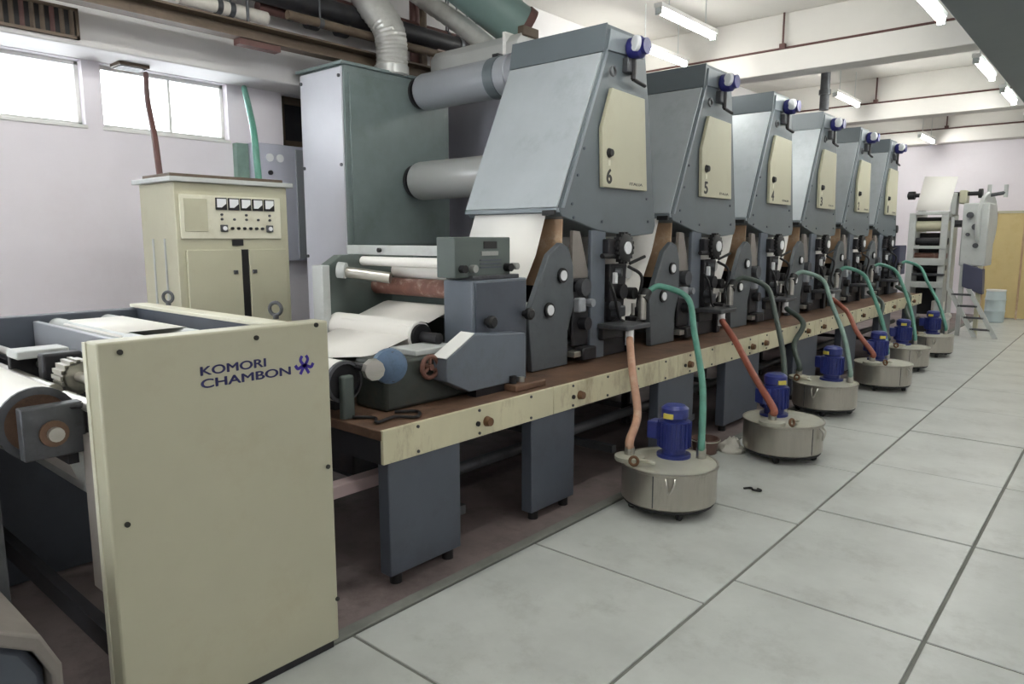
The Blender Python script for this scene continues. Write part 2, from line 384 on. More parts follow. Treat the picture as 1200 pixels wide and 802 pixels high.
# conduits on the ceiling beams
def conduit(y, x0, x1, xd, label):
    t = thing('conduit', label, 'conduit', (xd, y, 3.87))
    cy((x0, y + .02, 3.886), (x1, y + .02, 3.886), .014, n=8).build('pipe', 'brownpipe', t)
    bx(xd - .035, xd + .035, y - .01, y + .045, 3.872, 3.94).build('junction_box', 'brownpipe', t, bev=.004)
    cy((xd, y + .02, 3.9), (xd, y + .02, ZC - .002), .013, n=8).build('riser_pipe', 'brownpipe', t)
conduit(9.0, -5.5, -1.36, -3.45, 'thin brown conduit with junction box along the nearest visible ceiling beam')
conduit(13.55, -5.5, -1.36, -3.55, 'thin brown conduit with junction box along the second ceiling beam')
conduit(17.6, -5.5, -1.36, -3.2, 'thin brown conduit with junction box along the beam by the end wall')
p = at(966, 118, Y=10.2)
t = thing('drop_pipe', 'dark vertical pipe stub hanging from the ceiling behind the hoods', 'pipe', (p.x, 10.2, ZC))
cy((p.x, 10.2, 3.3), (p.x, 10.2, ZC - .002), .06, n=14).build('pipe', 'iron', t)
cy((p.x, 10.2, 3.5), (p.x, 10.2, 3.56), .075, n=14).build('flange', 'iron', t)

# ---------------------------------------------------------------- overhead steel and pipes behind the press (left)
CHX = -5.22
ch = MB(); ch.prism([(CHX - .06, 3.085), (CHX + .06, 3.085), (CHX + .06, 3.1), (CHX - .045, 3.1), (CHX - .045, 3.19), (CHX + .06, 3.19), (CHX + .06, 3.205), (CHX - .06, 3.205)], 0.2, 6.0, 'y')
t = thing('steel_channel', 'long brown steel channel running over the oven cabinets', 'beam', (CHX, 4, ZC))
ch.build('channel', 'brown', t)
for y in (.8, 3.0, 5.5): cy((CHX, y, 3.205), (CHX, y, ZC - .002), .012, n=8).build('hanger', 'iron', t)
p = at(302, 47, X=CHX)
bx(CHX - .05, CHX + .04, p.y - .17, p.y + .17, 3.04, 3.085).build('bracket', 'brownpipe', t)
for i, (x, z, r, m, y0, y1, lab) in enumerate([(-5.30, 3.50, .085, 'dark', 2.6, 5.6, 'thick black pipe hung above the steel channel'), (-5.38, 3.33, .05, 'lagging', 2.55, 3.25, 'white lagged pipe between black pipe and steel channel'),
                                      (-5.45, 3.62, .05, 'brownpipe', .6, 5.6, 'reddish brown pipe hung highest above the steel channel'), (-5.16, 3.33, .035, 'brown', 3.3, 5.6, 'thin brown pipe just above the steel channel'),
                                      (-5.42, 3.42, .045, 'brownpipe', 3.2, 5.6, 'red-brown pipe with valves below the thick black pipe')]):
    t = thing('overhead_pipe', lab, 'pipe', (x, 4, ZC))
    cy((x, y0, z), (x, y1, z), r, n=16).build('pipe', m, t)
    for y in (y0 + .3, y1 - .3):
        cy((x, y - .02, z), (x, y + .02, z), r * 1.12, n=16).build('clamp', 'iron', t); cy((x, y, z + r), (x, y, ZC - .002), .008, n=8).build('hanger', 'iron', t)
    if i == 4:
        for y in (3.7, 4.0): cy((x, y - .05, z), (x, y + .05, z), .075, n=14).build('valve_body', 'dark', t); cy((x, y, z), (x + .12, y, z - .02), .02, n=8).build('valve_stem', 'lagging', t)
# vertical brown pipes and pale post rising behind the upper duct
for i, (px, r, m, lab) in enumerate([(486, .05, 'brownpipe', 'dark brown riser pipe next to the foil duct'), (496, .035, 'brown', 'thin brown riser pipe between dark riser and pale post')]):
    p = at(px, 40, Y=4.89); t = cy((p.x, 4.89, 0), (p.x, 4.89, ZC - .002), r, n=14).build('riser_pipe', m); tag(t, lab, 'pipe')
p = at(511, 40, Y=5.05)
tag(bx(p.x - .06, p.x + .06, 5.02, 5.14, 0, 3.56).build('post', 'pinkpost', bev=.004), 'pale pinkish post standing behind the drying ducts', 'post')

# ---------------------------------------------------------------- oven cabinets
ov = thing('oven_cabinet', 'tall grey-green drying oven cabinet with pale end panel and two ducts', 'cabinet', (-5.2, 4.2, 0))
bx(-5.53, -4.92, 3.635, 4.80, 0, 2.985).build('body', 'oven', ov, bev=.006)
bx(-5.515, -4.935, 3.62, 3.635, .05, 2.97).build('end_panel', 'oven_pale', ov, bev=.004)
bx(-4.92, -4.905, 3.68, 4.74, 1.55, 2.93).build('side_panel', 'oven', ov, bev=.004)
bx(-5.55, -4.9, 3.6, 4.82, 2.985, 3.01).build('top_edge', 'oven', ov, bev=.003)
for z in (.6, 1.45, 2.2, 2.9):
    for x in (-5.49, -4.96): cy((x, 3.62, z), (x, 3.608, z), .014, n=10).build('bolt', 'iron', ov)
# upper drying duct, lower drying duct
for z, yc, r, m, x1, nm in ((2.87, 4.43, .155, 'pipe', -3.70, 'upper'), (2.105, 4.36, .165, 'pipe_pale', -3.70, 'lower')):
    d = thing('drying_duct', '%s round grey drying duct between oven cabinet and the hood numbered six' % nm, 'duct', (-4.3, yc, z))
    MB().lathe([(r * .55, 0), (r * .55, .06), (r * .97, .075), (r, .10), (r, 1.06), (r * 1.06, 1.065), (r * 1.06, 1.12), (r, 1.125), (r, 1.205)], (-4.905, yc, z), (1, 0, 0), 32).build('duct', m, d)
    cy((-4.906, yc, z), (-4.875, yc, z), r * .86, n=28).build('flange', 'dark', d)
    if nm == 'upper':
        cy((-4.0, yc, z), (-3.9, yc, z), r * 1.04, n=28).build('clamp', 'grey_side', d)
        bx(-3.98, -3.92, yc - .06, yc + .03, z + r * .8, z + r * 1.12).build('latch', 'dark', d)
bt = thing('plenum_box', 'pale grey sheet metal box lying behind the upper drying duct', 'duct', (-4.4, 4.85, 2.9))
MB().prism([(4.64, 2.9), (4.64, 3.20), (4.70, 3.27), (4.95, 3.27), (4.95, 2.9)], -4.98, -3.95).build('box', 'pipe_pale', bt, bev=.006)
bx(-4.10, -4.07, 4.63, 4.96, 2.9, 3.285).build('flange', 'white', bt)
bx(-4.0, -3.93, 4.7, 4.9, 3.25, 3.33).build('valve', 'brown', bt, bev=.01)
# foil ducts
fp = smooth_path([(-5.0, 4.2, 3.0), (-4.99, 4.2, 3.2), (-5.02, 4.18, 3.4), (-5.17, 4.12, 3.62), (-5.30, 4.1, 3.85), (-5.36, 4.1, 4.28)], 12)
d = thing('foil_duct', 'thick crinkled aluminium foil duct rising from the oven cabinet top', 'duct', (-5, 4.2, 3.0))
MB().tube(fp, .135, 20, .025).build('hose', 'alu', d)
cy((-5.0, 4.2, 3.0), (-5.0, 4.2, 3.07), .148, n=24).build('collar', 'pipe_pale', d)
a = at(575, 58, Y=4.85); b = at(500, 2, Y=4.85)
fp = smooth_path([a + Vector((.05, 0, -.05)), a, a * .6 + b * .4 + Vector((0, 0, .02)), b, b + (b - a) * .35], 12)
fp = [q for q in fp if q.z < ZC - .16]
d = thing('foil_duct', 'slim crinkled foil duct slanting up from the pale plenum box', 'duct', tuple(fp[0]))
MB().tube(fp, .085, 18, .03).build('hose', 'alu', d)
a, b = at(612, 36, Y=5.3), at(535, -26, Y=4.75)
d = thing('overhead_duct', 'large round teal-grey duct slanting up behind the first hood', 'duct', tuple(a))
e_ = (b - a).normalized(); b = a + e_ * ((ZC - .42 - a.z) / e_.z)
cy(a, b, .20, n=28).build('duct', 'tealduct', d)
cy(a - e_ * .02, a + e_ * .05, .215, n=28).build('end_ring', 'brownpipe', d)
# second oven cabinet behind
ov2 = thing('oven_cabinet', 'grey drying oven cabinet with dark edge strip behind the lower duct', 'cabinet', (-5.2, 5.9, 0))
bx(-5.5, -4.7, 5.35, 6.7, 0, 3.02).build('body', 'bluebox', ov2, bev=.006)
bx(-4.7, -4.68, 5.36, 5.45, .1, 2.7).build('edge_strip', 'dark', ov2)
bx(-4.7, -4.68, 5.85, 6.6, .1, 2.7).build('side_panel', 'grey_side', ov2)

# ---------------------------------------------------------------- electrical cabinet
ec = thing('electrical_cabinet', 'cream electrical control cabinet with five dials and double doors', 'cabinet', (-4.75, 2.4, 0))
EX0, EX1, EY0, EY1, EZ = -5.0, -4.5, 2.03, 2.81, 1.95
bx(EX0, EX1, EY0, EY1, .08, EZ).build('body', 'cream', ec, bev=.006)
bx(EX0, EX1 - .02, EY0 + .02, EY1 - .02, 0, .08).build('plinth', 'dark', ec)
bx(EX0 - .03, EX1 + .035, EY0 - .035, EY1 + .035, EZ, EZ + .03).build('roof', 'ltgrey', ec, bev=.004)
bx(EX0 + .06, EX1 - .04, EY0 - .0, EY1, EZ + .03, EZ + .055).build('roof_tray', 'brown', ec, bev=.004)
bx(EX1, EX1 + .012, EY0 + .025, EY1 - .06, 1.60, EZ - .075).build('dial_panel', 'cream_edge', ec, bev=.003)
bx(EX1 + .012, EX1 + .016, EY0 + .05, EY0 + .20, 1.645, EZ - .1).build('cover_plate', 'cream', ec, bev=.002)
for k in range(5):
    y = EY0 + .255 + k * .085
    d = bx(EX1 + .012, EX1 + .022, y, y + .075, 1.785, 1.862).build('dial', 'black', ec, bev=.002)
    bx(EX1 + .022, EX1 + .025, y + .007, y + .068, 1.80, 1.855).build('dial_face', 'dialface', d)
    MB().prism([(y + .03, 1.795), (y + .068, 1.795), (y + .068, 1.825)], EX1 + .025, EX1 + .027).build('dial_corner', 'black', d)
    for z in (1.755, 1.725):
        if (k % 2 == 0) or z < 1.74: cy((EX1 + .012, y + .038, z), (EX1 + .022, y + .038, z), .008, n=10).build('indicator_lamp', 'iron', ec)
for y in (EY0 + .28, EY0 + .605):
    s_ = bx(EX1 + .012, EX1 + .03, y, y + .045, 1.645, 1.69).build('selector_switch', 'iron', ec, bev=.003)
    cy((EX1 + .03, y + .0225, 1.667), (EX1 + .036, y + .0225, 1.667), .014, n=12).build('selector_knob', 'dialface', s_)
for k in range(6): cy((EX1 + .012, EY0 + .36 + k * .043, 1.667), (EX1 + .026, EY0 + .36 + k * .043, 1.667), .010, n=10).build('push_button', 'black', ec)
bx(EX1, EX1 + .012, EY0 + .36, EY0 + .435, 1.555, 1.595).build('name_plate', 'black', ec)
for (a, b) in ((EY0 + .05, EY0 + .415), (EY0 + .47, EY1 - .03)):
    d = bx(EX1, EX1 + .018, a, b, .15, 1.53).build('door', 'cream', ec, bev=.004)
    yk = b - .05 if a < EY0 + .1 else a + .03
    bx(EX1 + .018, EX1 + .03, yk - .015, yk + .015, 1.37, 1.395).build('latch', 'iron', d, bev=.003)
bx(EX1, EX1 + .006, EY0 + .415, EY0 + .47, .15, 1.53).build('door_gap', 'black', ec)
for k in range(2):
    x = EX0 + .16 + k * .17
    bx(x, x + .015, EY0 - .008, EY0, .3, 1.6).build('side_strip', 'ltgrey', ec)
# supply cables above it
pts = [at(187, 198, X=-4.9) * 1 - Vector((0, 0, at(187, 198, X=-4.9).z - 1.998)), at(181, 160, X=-5.0), at(173, 118, X=-5.35), at(171, 87, X=-5.9)]
tag(MB().tube(smooth_path(pts, 8), .02, 10).build('supply_cable', 'brownpipe'), 'dark reddish cable dropping to the electrical cabinet roof', 'cable')
pts = [at(303, 203, X=-4.85) - Vector((0, 0, at(303, 203, X=-4.85).z - 1.998)), at(298, 160, X=-4.95), at(292, 128, X=-5.3), at(286, 103, X=-5.92)]
tag(MB().tube(smooth_path(pts, 8), .024, 10).build('supply_cable', 'teal'), 'teal cable dropping to the electrical cabinet roof', 'cable')
# wall switch box
wb = thing('switch_box', 'pale blue-grey switch box with two dials on the wall behind the cream cabinet', 'switch box', (-5.9, 3.62, 1.4))
bx(-6, -5.85, 3.36, 3.86, 1.40, 2.43).build('body', 'bluebox', wb, bev=.006)
for k in range(2): cy((-5.85, 3.5 + k * .1, 2.31), (-5.835, 3.5 + k * .1, 2.31), .035, n=16).build('dial', 'dialface', wb)
cy((-5.85, 3.5, 2.18), (-5.83, 3.5, 2.18), .02, n=12).build('knob', 'dark', wb)
bx(-5.85, -5.835, 3.76, 3.83, 1.42, 2.4).build('door_edge', 'pipe', wb)
bx(-6, -5.93, 3.24, 3.35, 2.05, 2.42).build('side_box', 'tealgrey', wb, bev=.004)

# ---------------------------------------------------------------- press bed
TZ = .75
BX = -2.46
bed = thing('press_bed', 'long rusty press bed with cream rail and dark grey pedestals', 'machine bed', (-3.2, 7.3, 0))
BY0, BY1 = 1.965, 12.75
bx(-4.05, BX - .012, BY0, BY1, TZ - .05, TZ - .004).build('bed_top', 'rust', bed, bev=.004)
joints = [BY0, 3.22, 4.72, 6.22, 7.72, 9.22, 10.72, BY1]
knobs = [2.65, 3.48, 4.9, 6.08, 6.38, 7.5, 8.0, 9.5, 11.0, 12.2]
for a, b in zip(joints, joints[1:]):
    r = bx(BX - .02, BX, a + .003, b - .003, .59, TZ).build('rail_panel', 'rail', bed, bev=.003)
    n = max(2, int((b - a) / .35))
    for k in range(n):
        y = a + (k + .5) * (b - a) / n
        for z in (.61, TZ - .02): cy((BX, y, z), (BX + .006, y, z), .008, n=8).build('bolt', 'iron', r)
    for y in knobs:
        if a < y < b:
            cy((BX, y, .662), (BX + .03, y, .662), .028, n=16, r2=.022).build('knob', 'brass', r)
            cy((BX, y - .07, .662), (BX + .01, y - .07, .662), .013, n=10).build('plug', 'black', r)
bx(-4.05, BX - .02, BY0, BY0 + .02, .59, TZ - .05).build('end_plate', 'dark', bed)
bx(-4.05, -4.03, BY0, BY1, .59, TZ - .05).build('rail', 'dgrey', bed)
for a, b in ((2.0, 2.46), (3.03, 3.44), (4.46, 5.0), (5.57, 6.28), (7.15, 7.85), (8.7, 9.3), (10.3, 10.9), (11.9, 12.5)):
    for x0, x1 in ((-2.545, -2.468), (-4.04, -3.95)):
        q = bx(x0, x1, a, b, .04, .592).build('pedestal', 'dgrey', bed, bev=.006)
        for y in (a + .06, b - .06): cy(((x0 + x1) / 2, y, -.012 if x1 < EDGE else 0), ((x0 + x1) / 2, y, .04), .03, n=12).build('levelling_foot', 'black', q)
bx(-3.55, -3.0, 2.2, BY1 - .1, .36, .70).build('sump_trough', 'dark', bed, bev=.01)
cy((-2.8, 2.4, .3), (-2.8, BY1 - .2, .3), .035, n=12).build('under_pipe', 'iron', bed)
cy((-3.7, 2.4, .22), (-3.7, BY1 - .2, .22), .05, n=12).build('under_pipe', 'brownpipe', bed)
for y in (2.6, 4.1, 5.3, 6.8, 8.3, 9.8, 11.3):
    bx(-3.9, -2.62, y, y + .05, .12, .17).build('cross_bar', 'iron', bed)
    bx(-3.3, -3.24, y, y + .05, -.012, .36).build('prop', 'dark', bed)

# ---------------------------------------------------------------- printing units
UX = -2.85; UY = 3.77; UP_ = 1.5
def make_unit():
    """one printing unit, in coordinates relative to its base on the bed (x 0 = aisle side, z 0 = bed)"""
    r = thing('printing_unit', '', 'printing unit', (0, 0, 0))
    Z = lambda z: z - TZ
    def pr(poly, x0, x1): return MB().prism([(y, Z(z)) for y, z in poly], x0, x1)
    side = [(0, 1.79), (.49, 2.862), (.525, 3.05), (.93, 3.05), (1.03, 2.965), (1.25, 1.70), (1.22, 1.64), (.95, 1.62), (.84, 1.615), (.45, 1.655), (.03, 1.745)]
    hd = pr(side, -.84, 0).build('hood', 'grey_side', r, bev=.008)
    # pale sloping front sheet, proud of the hood, and the top cap
    n = Vector((0, -(2.862 - 1.79), .49)).normalized()
    a = Vector((0, -.004, Z(1.80))); b = Vector((0, .486, Z(2.85)))
    f = MB(); vs = []
    for x in (-.835, -.008):
        for q in (a, b): vs += [Vector((x, q.y, q.z)), Vector((x, q.y, q.z)) + n * .014]
    f.add(vs, [(0, 1, 3, 2), (4, 6, 7, 5), (0, 4, 5, 1), (2, 3, 7, 6), (1, 5, 7, 3), (0, 2, 6, 4)]); f.build('sloping_sheet', 'hood_front', hd, bev=.003)
    pr([(.478, 2.862), (.512, 3.052), (.525, 3.052), (.495, 2.862)], -.842, .004).build('top_sheet', 'grey_side', hd)
    pr([(-.02, 1.772), (-.02, 1.80), (.02, 1.80), (.02, 1.772)], -.838, -.004).build('lip', 'grey', hd, bev=.003)
    # raised frame strip along the sloping side edge
    pr([(.045, 1.80), (.53, 2.86), (.515, 2.885), (.02, 1.80)], 0, .012).build('edge_strip', 'grey', hd, bev=.003)
    pr([(.525, 2.875), (.545, 3.02), (.92, 3.02), (1.0, 2.95), (1.0, 2.90)], 0, .014).build('side_cap', 'grey', hd, bev=.003)
    for y, z in ((.20, 2.02), (.27, 2.2), (.14, 1.83), (.62, 2.78), (1.1, 1.9), (1.13, 1.73), (.16, 1.74), (.5, 1.72)):
        cy((0, y, Z(z)), (.008, y, Z(z)), .010, n=10).build('bolt', 'dgrey', hd)
    d = pr([(.55, 2.63), (.985, 2.615), (1.05, 1.955), (.455, 1.955), (.435, 2.35)], .004, .034).build('door', 'cream', r, bev=.004)
    cy((.034, .525, Z(2.19)), (.06, .525, Z(2.19)), .034, n=14, r2=.024).build('door_lock', 'black', d)
    bx(.034, .037, .51, .54, Z(2.105), Z(2.145)).build('key_label', 'cream_edge', d)
    # air regulator: blue cup with white dial
    g = MB().lathe([(.05, 0), (.075, .02), (.075, .10), (.055, .12), (.055, .15)], (.01, .79, Z(2.93)), (1, 0, 0), 18).build('air_regulator', 'gblue', r)
    MB().lathe([(.052, 0), (.052, .025), (.045, .03)], (.12, .725, Z(2.94)), (-.5, -.87, 0), 20).build('gauge', 'dialface', g)
    cy((.05, .79, Z(2.86)), (.05, .79, Z(2.72)), .018, n=10).build('air_pipe', 'dark', g)
    cy((.05, .79, Z(2.72)), (.05, .95, Z(2.70)), .014, n=10).build('air_elbow', 'dark', g)
    bx(0, .05, .72, .84, Z(2.76), Z(2.86)).build('valve_block', 'iron', g, bev=.008)
    MB().torus((.03, .56, Z(2.74)), (1, 0, 0), .03, .009, 14, 6).build('lifting_ring', 'iron', r)
    # side frames
    fpl = [(-.27, .77), (-.31, 1.12), (-.10, 1.50), (.03, 1.575), (.11, 1.545), (.165, 1.42), (.175, 1.15), (.11, .98), (.11, .77)]
    for x0, x1 in ((-.045, 0), (-.84, -.795)):
        q = pr([(y, z - .02 if z < .8 else z) for y, z in fpl], x0, x1).build('frame_plate', 'frame', r, bev=.006)
        if x0 > -.1:
            for y, z in ((.035, 1.36), (-.105, 1.14)):
                cy((0, y, Z(z)), (.015, y, Z(z)), .05, n=20).build('bearing_ring', 'black', q); cy((.015, y, Z(z)), (.022, y, Z(z)), .034, n=18).build('bearing_cap', 'dialface', q)
        pr([(.38, .75), (.38, 1.66), (.56, 1.66), (.56, .75)], x0 + .01, x1 - .004).build('column', 'box', r, bev=.006)
        pr([(.56, .75), (.56, 1.16), (.80, 1.05), (.88, .75)], x0 + .005, x1 - .012).build('gusset_plate', 'dark', r, bev=.006)
    # cylinders between the frames
    for nm, y, z, rr, m in (('impression_cylinder', .28, 1.27, .13, 'dark'), ('printing_cylinder', .30, 1.02, .12, 'iron'), ('guide_roller', -.24, 1.14, .055, 'ltgrey'),
                            ('ink_roller', .62, 1.30, .08, 'dark'), ('guide_roller', .95, 1.35, .05, 'pipe_pale'), ('guide_roller', .72, .93, .05, 'ltgrey')):
        cy((-.79, y, Z(z)), (-.05, y, Z(z)), rr, n=20).build(nm, m, r)
    pr([(.10, 1.76), (.112, 1.76), (.09, 1.28), (.078, 1.28)], -.79, -.05).build('guide_board', 'tan', r)
    pr([(.20, 1.655), (.28, 1.65), (.40, 1.33), (.19, 1.33)], -.06, -.03).build('side_guard', 'warmgrey', r, bev=.003)
    bx(-.06, -.02, .17, .42, Z(1.31), Z(1.33)).build('guard_rail', 'dark', r)
    bx(-.78, -.05, .12, .82, Z(.80), Z(.90)).build('ink_pan', 'iron', r, bev=.01)
    bx(-.035, -.01, .18, .37, Z(.86), Z(1.24)).build('bearing_housing', 'dark', r, bev=.01)
    cy((-.03, .28, Z(1.27)), (.03, .28, Z(1.27)), .06, n=18).build('shaft_end', 'iron', r)
    cy((-.03, .28, Z(1.02)), (.05, .28, Z(1.02)), .045, n=18).build('shaft_end', 'dark', r)
    bx(-.01, .07, .20, .36, Z(.77), Z(.86)).build('base_block', 'dark', r, bev=.01)
    bx(-.02, .05, .12, .20, Z(.80), Z(.84)).build('clamp_bar', 'steel', r, bev=.004)
    # gear and hand wheel on the aisle side
    ge = MB()
    ge.lathe([(.10, 0), (.10, .05), (.085, .06)], (.03, .70, Z(1.535)), (1, 0, 0), 24)
    for k in range(18):
        t = 2 * PI * k / 18; c = Vector((.055, .70 + .105 * math.cos(t), Z(1.535) + .105 * math.sin(t))); ge.box(c.x - .022, c.x + .022, c.y - .01, c.y + .01, c.z - .01, c.z + .01)
    ge = ge.build('side_gear', 'black', r)
    cy((.085, .70, Z(1.535)), (.10, .70, Z(1.535)), .045, n=20).build('gear_hub', 'dialface', ge)
    cy((-.02, .70, Z(1.535)), (.03, .70, Z(1.535)), .04, n=16).build('gear_shaft', 'dark', ge)
    bx(-.01, .05, .52, .62, Z(1.46), Z(1.60)).build('gear_box', 'dark', r, bev=.01)
    cy((.04, .45, Z(1.48)), (.04, .62, Z(1.48)), .018, n=10).build('lever', 'dark', r)
    cy((.05, .80, Z(1.42)), (.10, .93, Z(1.47)), .012, n=8).build('lever', 'black', r)
    pr([(.57, 1.42), (.80, 1.42), (.76, 1.05), (.60, 1.0)], -.03, .03).build('bracket', 'dark', r, bev=.01)
    cy((.03, .64, Z(1.36)), (.075, .66, Z(1.36)), .03, n=12).build('valve', 'iron', r)
    bx(.03, .06, .60, .63, Z(1.28), Z(1.36)).build('latch', 'dialface', r, bev=.004)
    cy((.03, .70, Z(1.22)), (.07, .70, Z(1.22)), .055, n=16).build('hand_wheel', 'dark', r)
    cy((.03, .60, Z(1.12)), (.09, .60, Z(1.12)), .035, n=12).build('adjuster_knob', 'iron', r)
    cy((.03, .82, Z(1.2)), (.09, .82, Z(1.2)), .045, n=14).build('adjuster_knob', 'black', r)
    bx(-.11, -.01, -.045, -.02, Z(1.75), Z(1.785)).build('latch', 'black', hd, bev=.005)
    MB().tube(smooth_path([(.03, .56, Z(1.30)), (.10, .52, Z(1.22)), (.09, .60, Z(1.05)), (.06, .72, Z(1.0))], 6), .010, 8).build('air_line', 'black', r)
    MB().tube(smooth_path([(.05, .78, Z(1.40)), (.12, .86, Z(1.32)), (.10, .84, Z(1.12)), (.16, .78, Z(1.02))], 6), .012, 8).build('air_line', 'black', r)
    cy((-.02, .34, Z(1.16)), (.05, .34, Z(1.16)), .028, n=12).build('adjuster_knob', 'pipe', r)
    bx(-.02, .04, .19, .27, Z(1.10), Z(1.20)).build('bearing_cap', 'pipe', r, bev=.012)
    bx(0, .09, .60, .70, Z(1.04), Z(1.12)).build('pump_block', 'iron', r, bev=.01)
    bx(-.02, .03, .86, .93, TZ - TZ, Z(1.02)).build('post', 'dark', r, bev=.006)
    cy((.03, .895, Z(.98)), (.08, .895, Z(.98)), .04, n=14).build('adjuster_knob', 'black', r)
    cy((.03, .895, Z(1.03)), (.03, .895, Z(1.12)), .014, n=8).build('lever', 'steel', r)
    bx(0, .25, .46, .78, Z(.965), Z(1.0)).build('drip_tray', 'iron', r, bev=.008)
    bx(0, .04, .48, .74, Z(.88), Z(.965)).build('tray_bracket', 'dark', r, bev=.006)
    cy((.21, .56, Z(.90)), (.21, .56, Z(.97)), .03, n=14).build('outlet', 'dialface', r)
    cy((.19, .76, Z(1.02)), (.19, .76, Z(1.20)), .028, n=12).build('inlet_pipe', 'steel', r)
    cy((.19, .76, Z(1.16)), (.19, .82, Z(1.22)), .04, n=12).build('hose_clamp', 'black', r)
    return r
digits = '654321'; words = ['six', 'five', 'four', 'three', 'two', 'one']
u0 = make_unit(); units = []
proto_children = list(u0.children)
for k in range(6):
    u = u0 if k == 0 else u0.copy()
    if k: COL.objects.link(u)
    u.location = (UX, UY + k * UP_, TZ)
    if k:
        for ch_ in proto_children: copy_child(ch_, u)
    u['label'] = ('tall grey gravure printing unit with cream side door numbered %s' % words[k]); u['group'] = 'printing units on the press bed'
    units.append(u)
for k, u in enumerate(units):
    d = [c for c in u.children if c.name.startswith('door')][0]
    y = UY + k * UP_; x = UX + .034
    text_mesh('numeral', digits[k], 'digit', d, x, y + .495, y + .565, 1.98, 2.085, .004, .03)
    text_mesh('small_lettering', 'ITALIA', 'iron', d, x, y + .80, y + .98, 1.985, 2.005, 0)

# ---------------------------------------------------------------- paper web, one continuous strip threaded through the press
WX0, WX1 = -3.62, -2.97
path = [(-.02, 1.1975), (.10, 1.193), (.60, 1.15), (.66, 1.155), (.73, 1.13), (.775, 1.08), (.80, 1.0), (.92, .64), (1.0, .62), (1.06, .70), (1.085, 1.18), (1.10, 1.22), (1.13, 1.235),
        (1.35, 1.235), (1.38, 1.22), (1.395, 1.18), (1.60, .90), (1.95, 1.015), (2.02, 1.02), (2.3, .99), (2.575, 1.06), (2.60, 1.12), (2.66, 1.146), (2.72, 1.13), (2.93, 1.20), (2.97, 1.205), (3.02, 1.18), (3.2, 1.02), (3.40, 1.02)]
for k in range(6):
    y = UY + k * UP_
    path += [(y - .28, 1.09), (y - .297, 1.13), (y - .285, 1.175), (y - .09, 1.495), (y + .03, 1.80), (y + .45, 2.66), (y + .60, 2.74), (y + .75, 2.66), (y + .92, 1.95), (y + .985, 1.50), (y + 1.005, 1.38), (y + .985, 1.32), (y + .79, .97), (y + .73, .87), (y + .9, .86)]
path += [(UY + 5 * UP_ + 1.35, 1.0), (13.55, 1.35)]
web = MB(); n = len(path)
web.add([(x, a, b) for a, b in path for x in (WX0, WX1)], [(2 * i, 2 * i + 1, 2 * i + 3, 2 * i + 2) for i in range(n - 1)])
wo = web.build('paper_web', 'paper', solid=.0012)
tag(wo, 'white paper web threaded from the unwind roll through every printing unit', 'paper')

# ---------------------------------------------------------------- infeed frame with the cream side panel
IX = -2.24
pl_ = at(112, 405, X=IX); prr = at(384, 376, X=IX)
PY0, PY1, PZ = pl_.y, prr.y, 1.30
inf = thing('infeed_frame', 'infeed frame with cream side panel lettered KOMORI CHAMBON', 'machine frame', (-3.0, 1.2, 0))
pan = bx(IX - .09, IX, PY0, PY1, .03, PZ).build('side_panel', 'cream', inf, bev=.007)
bx(IX - .088, IX - .01, PY0 + .02, PY1 - .02, 0, .03).build('plinth', 'dark', inf)
bx(IX - .10, IX - .075, PY0 - .004, PY0 + .01, .03, PZ - .004).build('panel_flange', 'cream_edge', pan)
for x, y in ((140, 413), (300, 396), (370, 381), (149, 615), (384, 547), (395, 702)):
    q = at(x, y, X=IX); cy((IX, q.y, q.z), (IX + .006, q.y, q.z), .0085, n=12).build('screw', 'digit', pan)
a, b = at(235, 441, X=IX), at(311.5, 424, X=IX)
text_mesh('lettering', 'KOMORI', 'ink', pan, IX, a.y, b.y, a.z, a.z + .030, 0, .02)
c, d = at(235.7, 456, X=IX), at(340.5, 433, X=IX)
text_mesh('lettering', 'CHAMBON', 'ink', pan, IX, c.y, d.y, c.z, c.z + .030, 0, .02)
# emblem: two prongs above a knot with four curved arms
ec_ = at(356.5, 428.5, X=IX); em = MB()
def stroke(pts, w_):
    pts = smooth_path([(0, p, q) for p, q in pts], 6); k = .024
    vs = []
    for i, p in enumerate(pts):
        t = (pts[min(i + 1, len(pts) - 1)] - pts[max(i - 1, 0)]).normalized(); nrm = Vector((0, -t.z, t.y)) * w_ / 2
        for sgn in (-1, 1):
            for xx in (IX, IX + .002): vs.append(Vector((xx, ec_.y + (p + nrm * sgn).y * k, ec_.z + (p + nrm * sgn).z * k)))
    m_ = len(pts)
    fs = [(4 * i + 1, 4 * i + 5, 4 * i + 7, 4 * i + 3) for i in range(m_ - 1)] + [(4 * i, 4 * i + 2, 4 * i + 6, 4 * i + 4) for i in range(m_ - 1)] + \
         [(4 * i, 4 * i + 4, 4 * i + 5, 4 * i + 1) for i in range(m_ - 1)] + [(4 * i + 2, 4 * i + 3, 4 * i + 7, 4 * i + 6) for i in range(m_ - 1)]
    em.add(vs, fs)
for s_ in (-1, 1):
    stroke([(s_ * .35, 1.5), (s_ * .62, .9), (s_ * .30, .3), (-s_ * .2, -.35), (-s_ * .75, -1.25)], .44)
    stroke([(s_ * 1.55, .2), (s_ * 1.15, -.35), (s_ * .55, -.15), (0, .1)], .46)
em.build('emblem', 'emblem', pan)
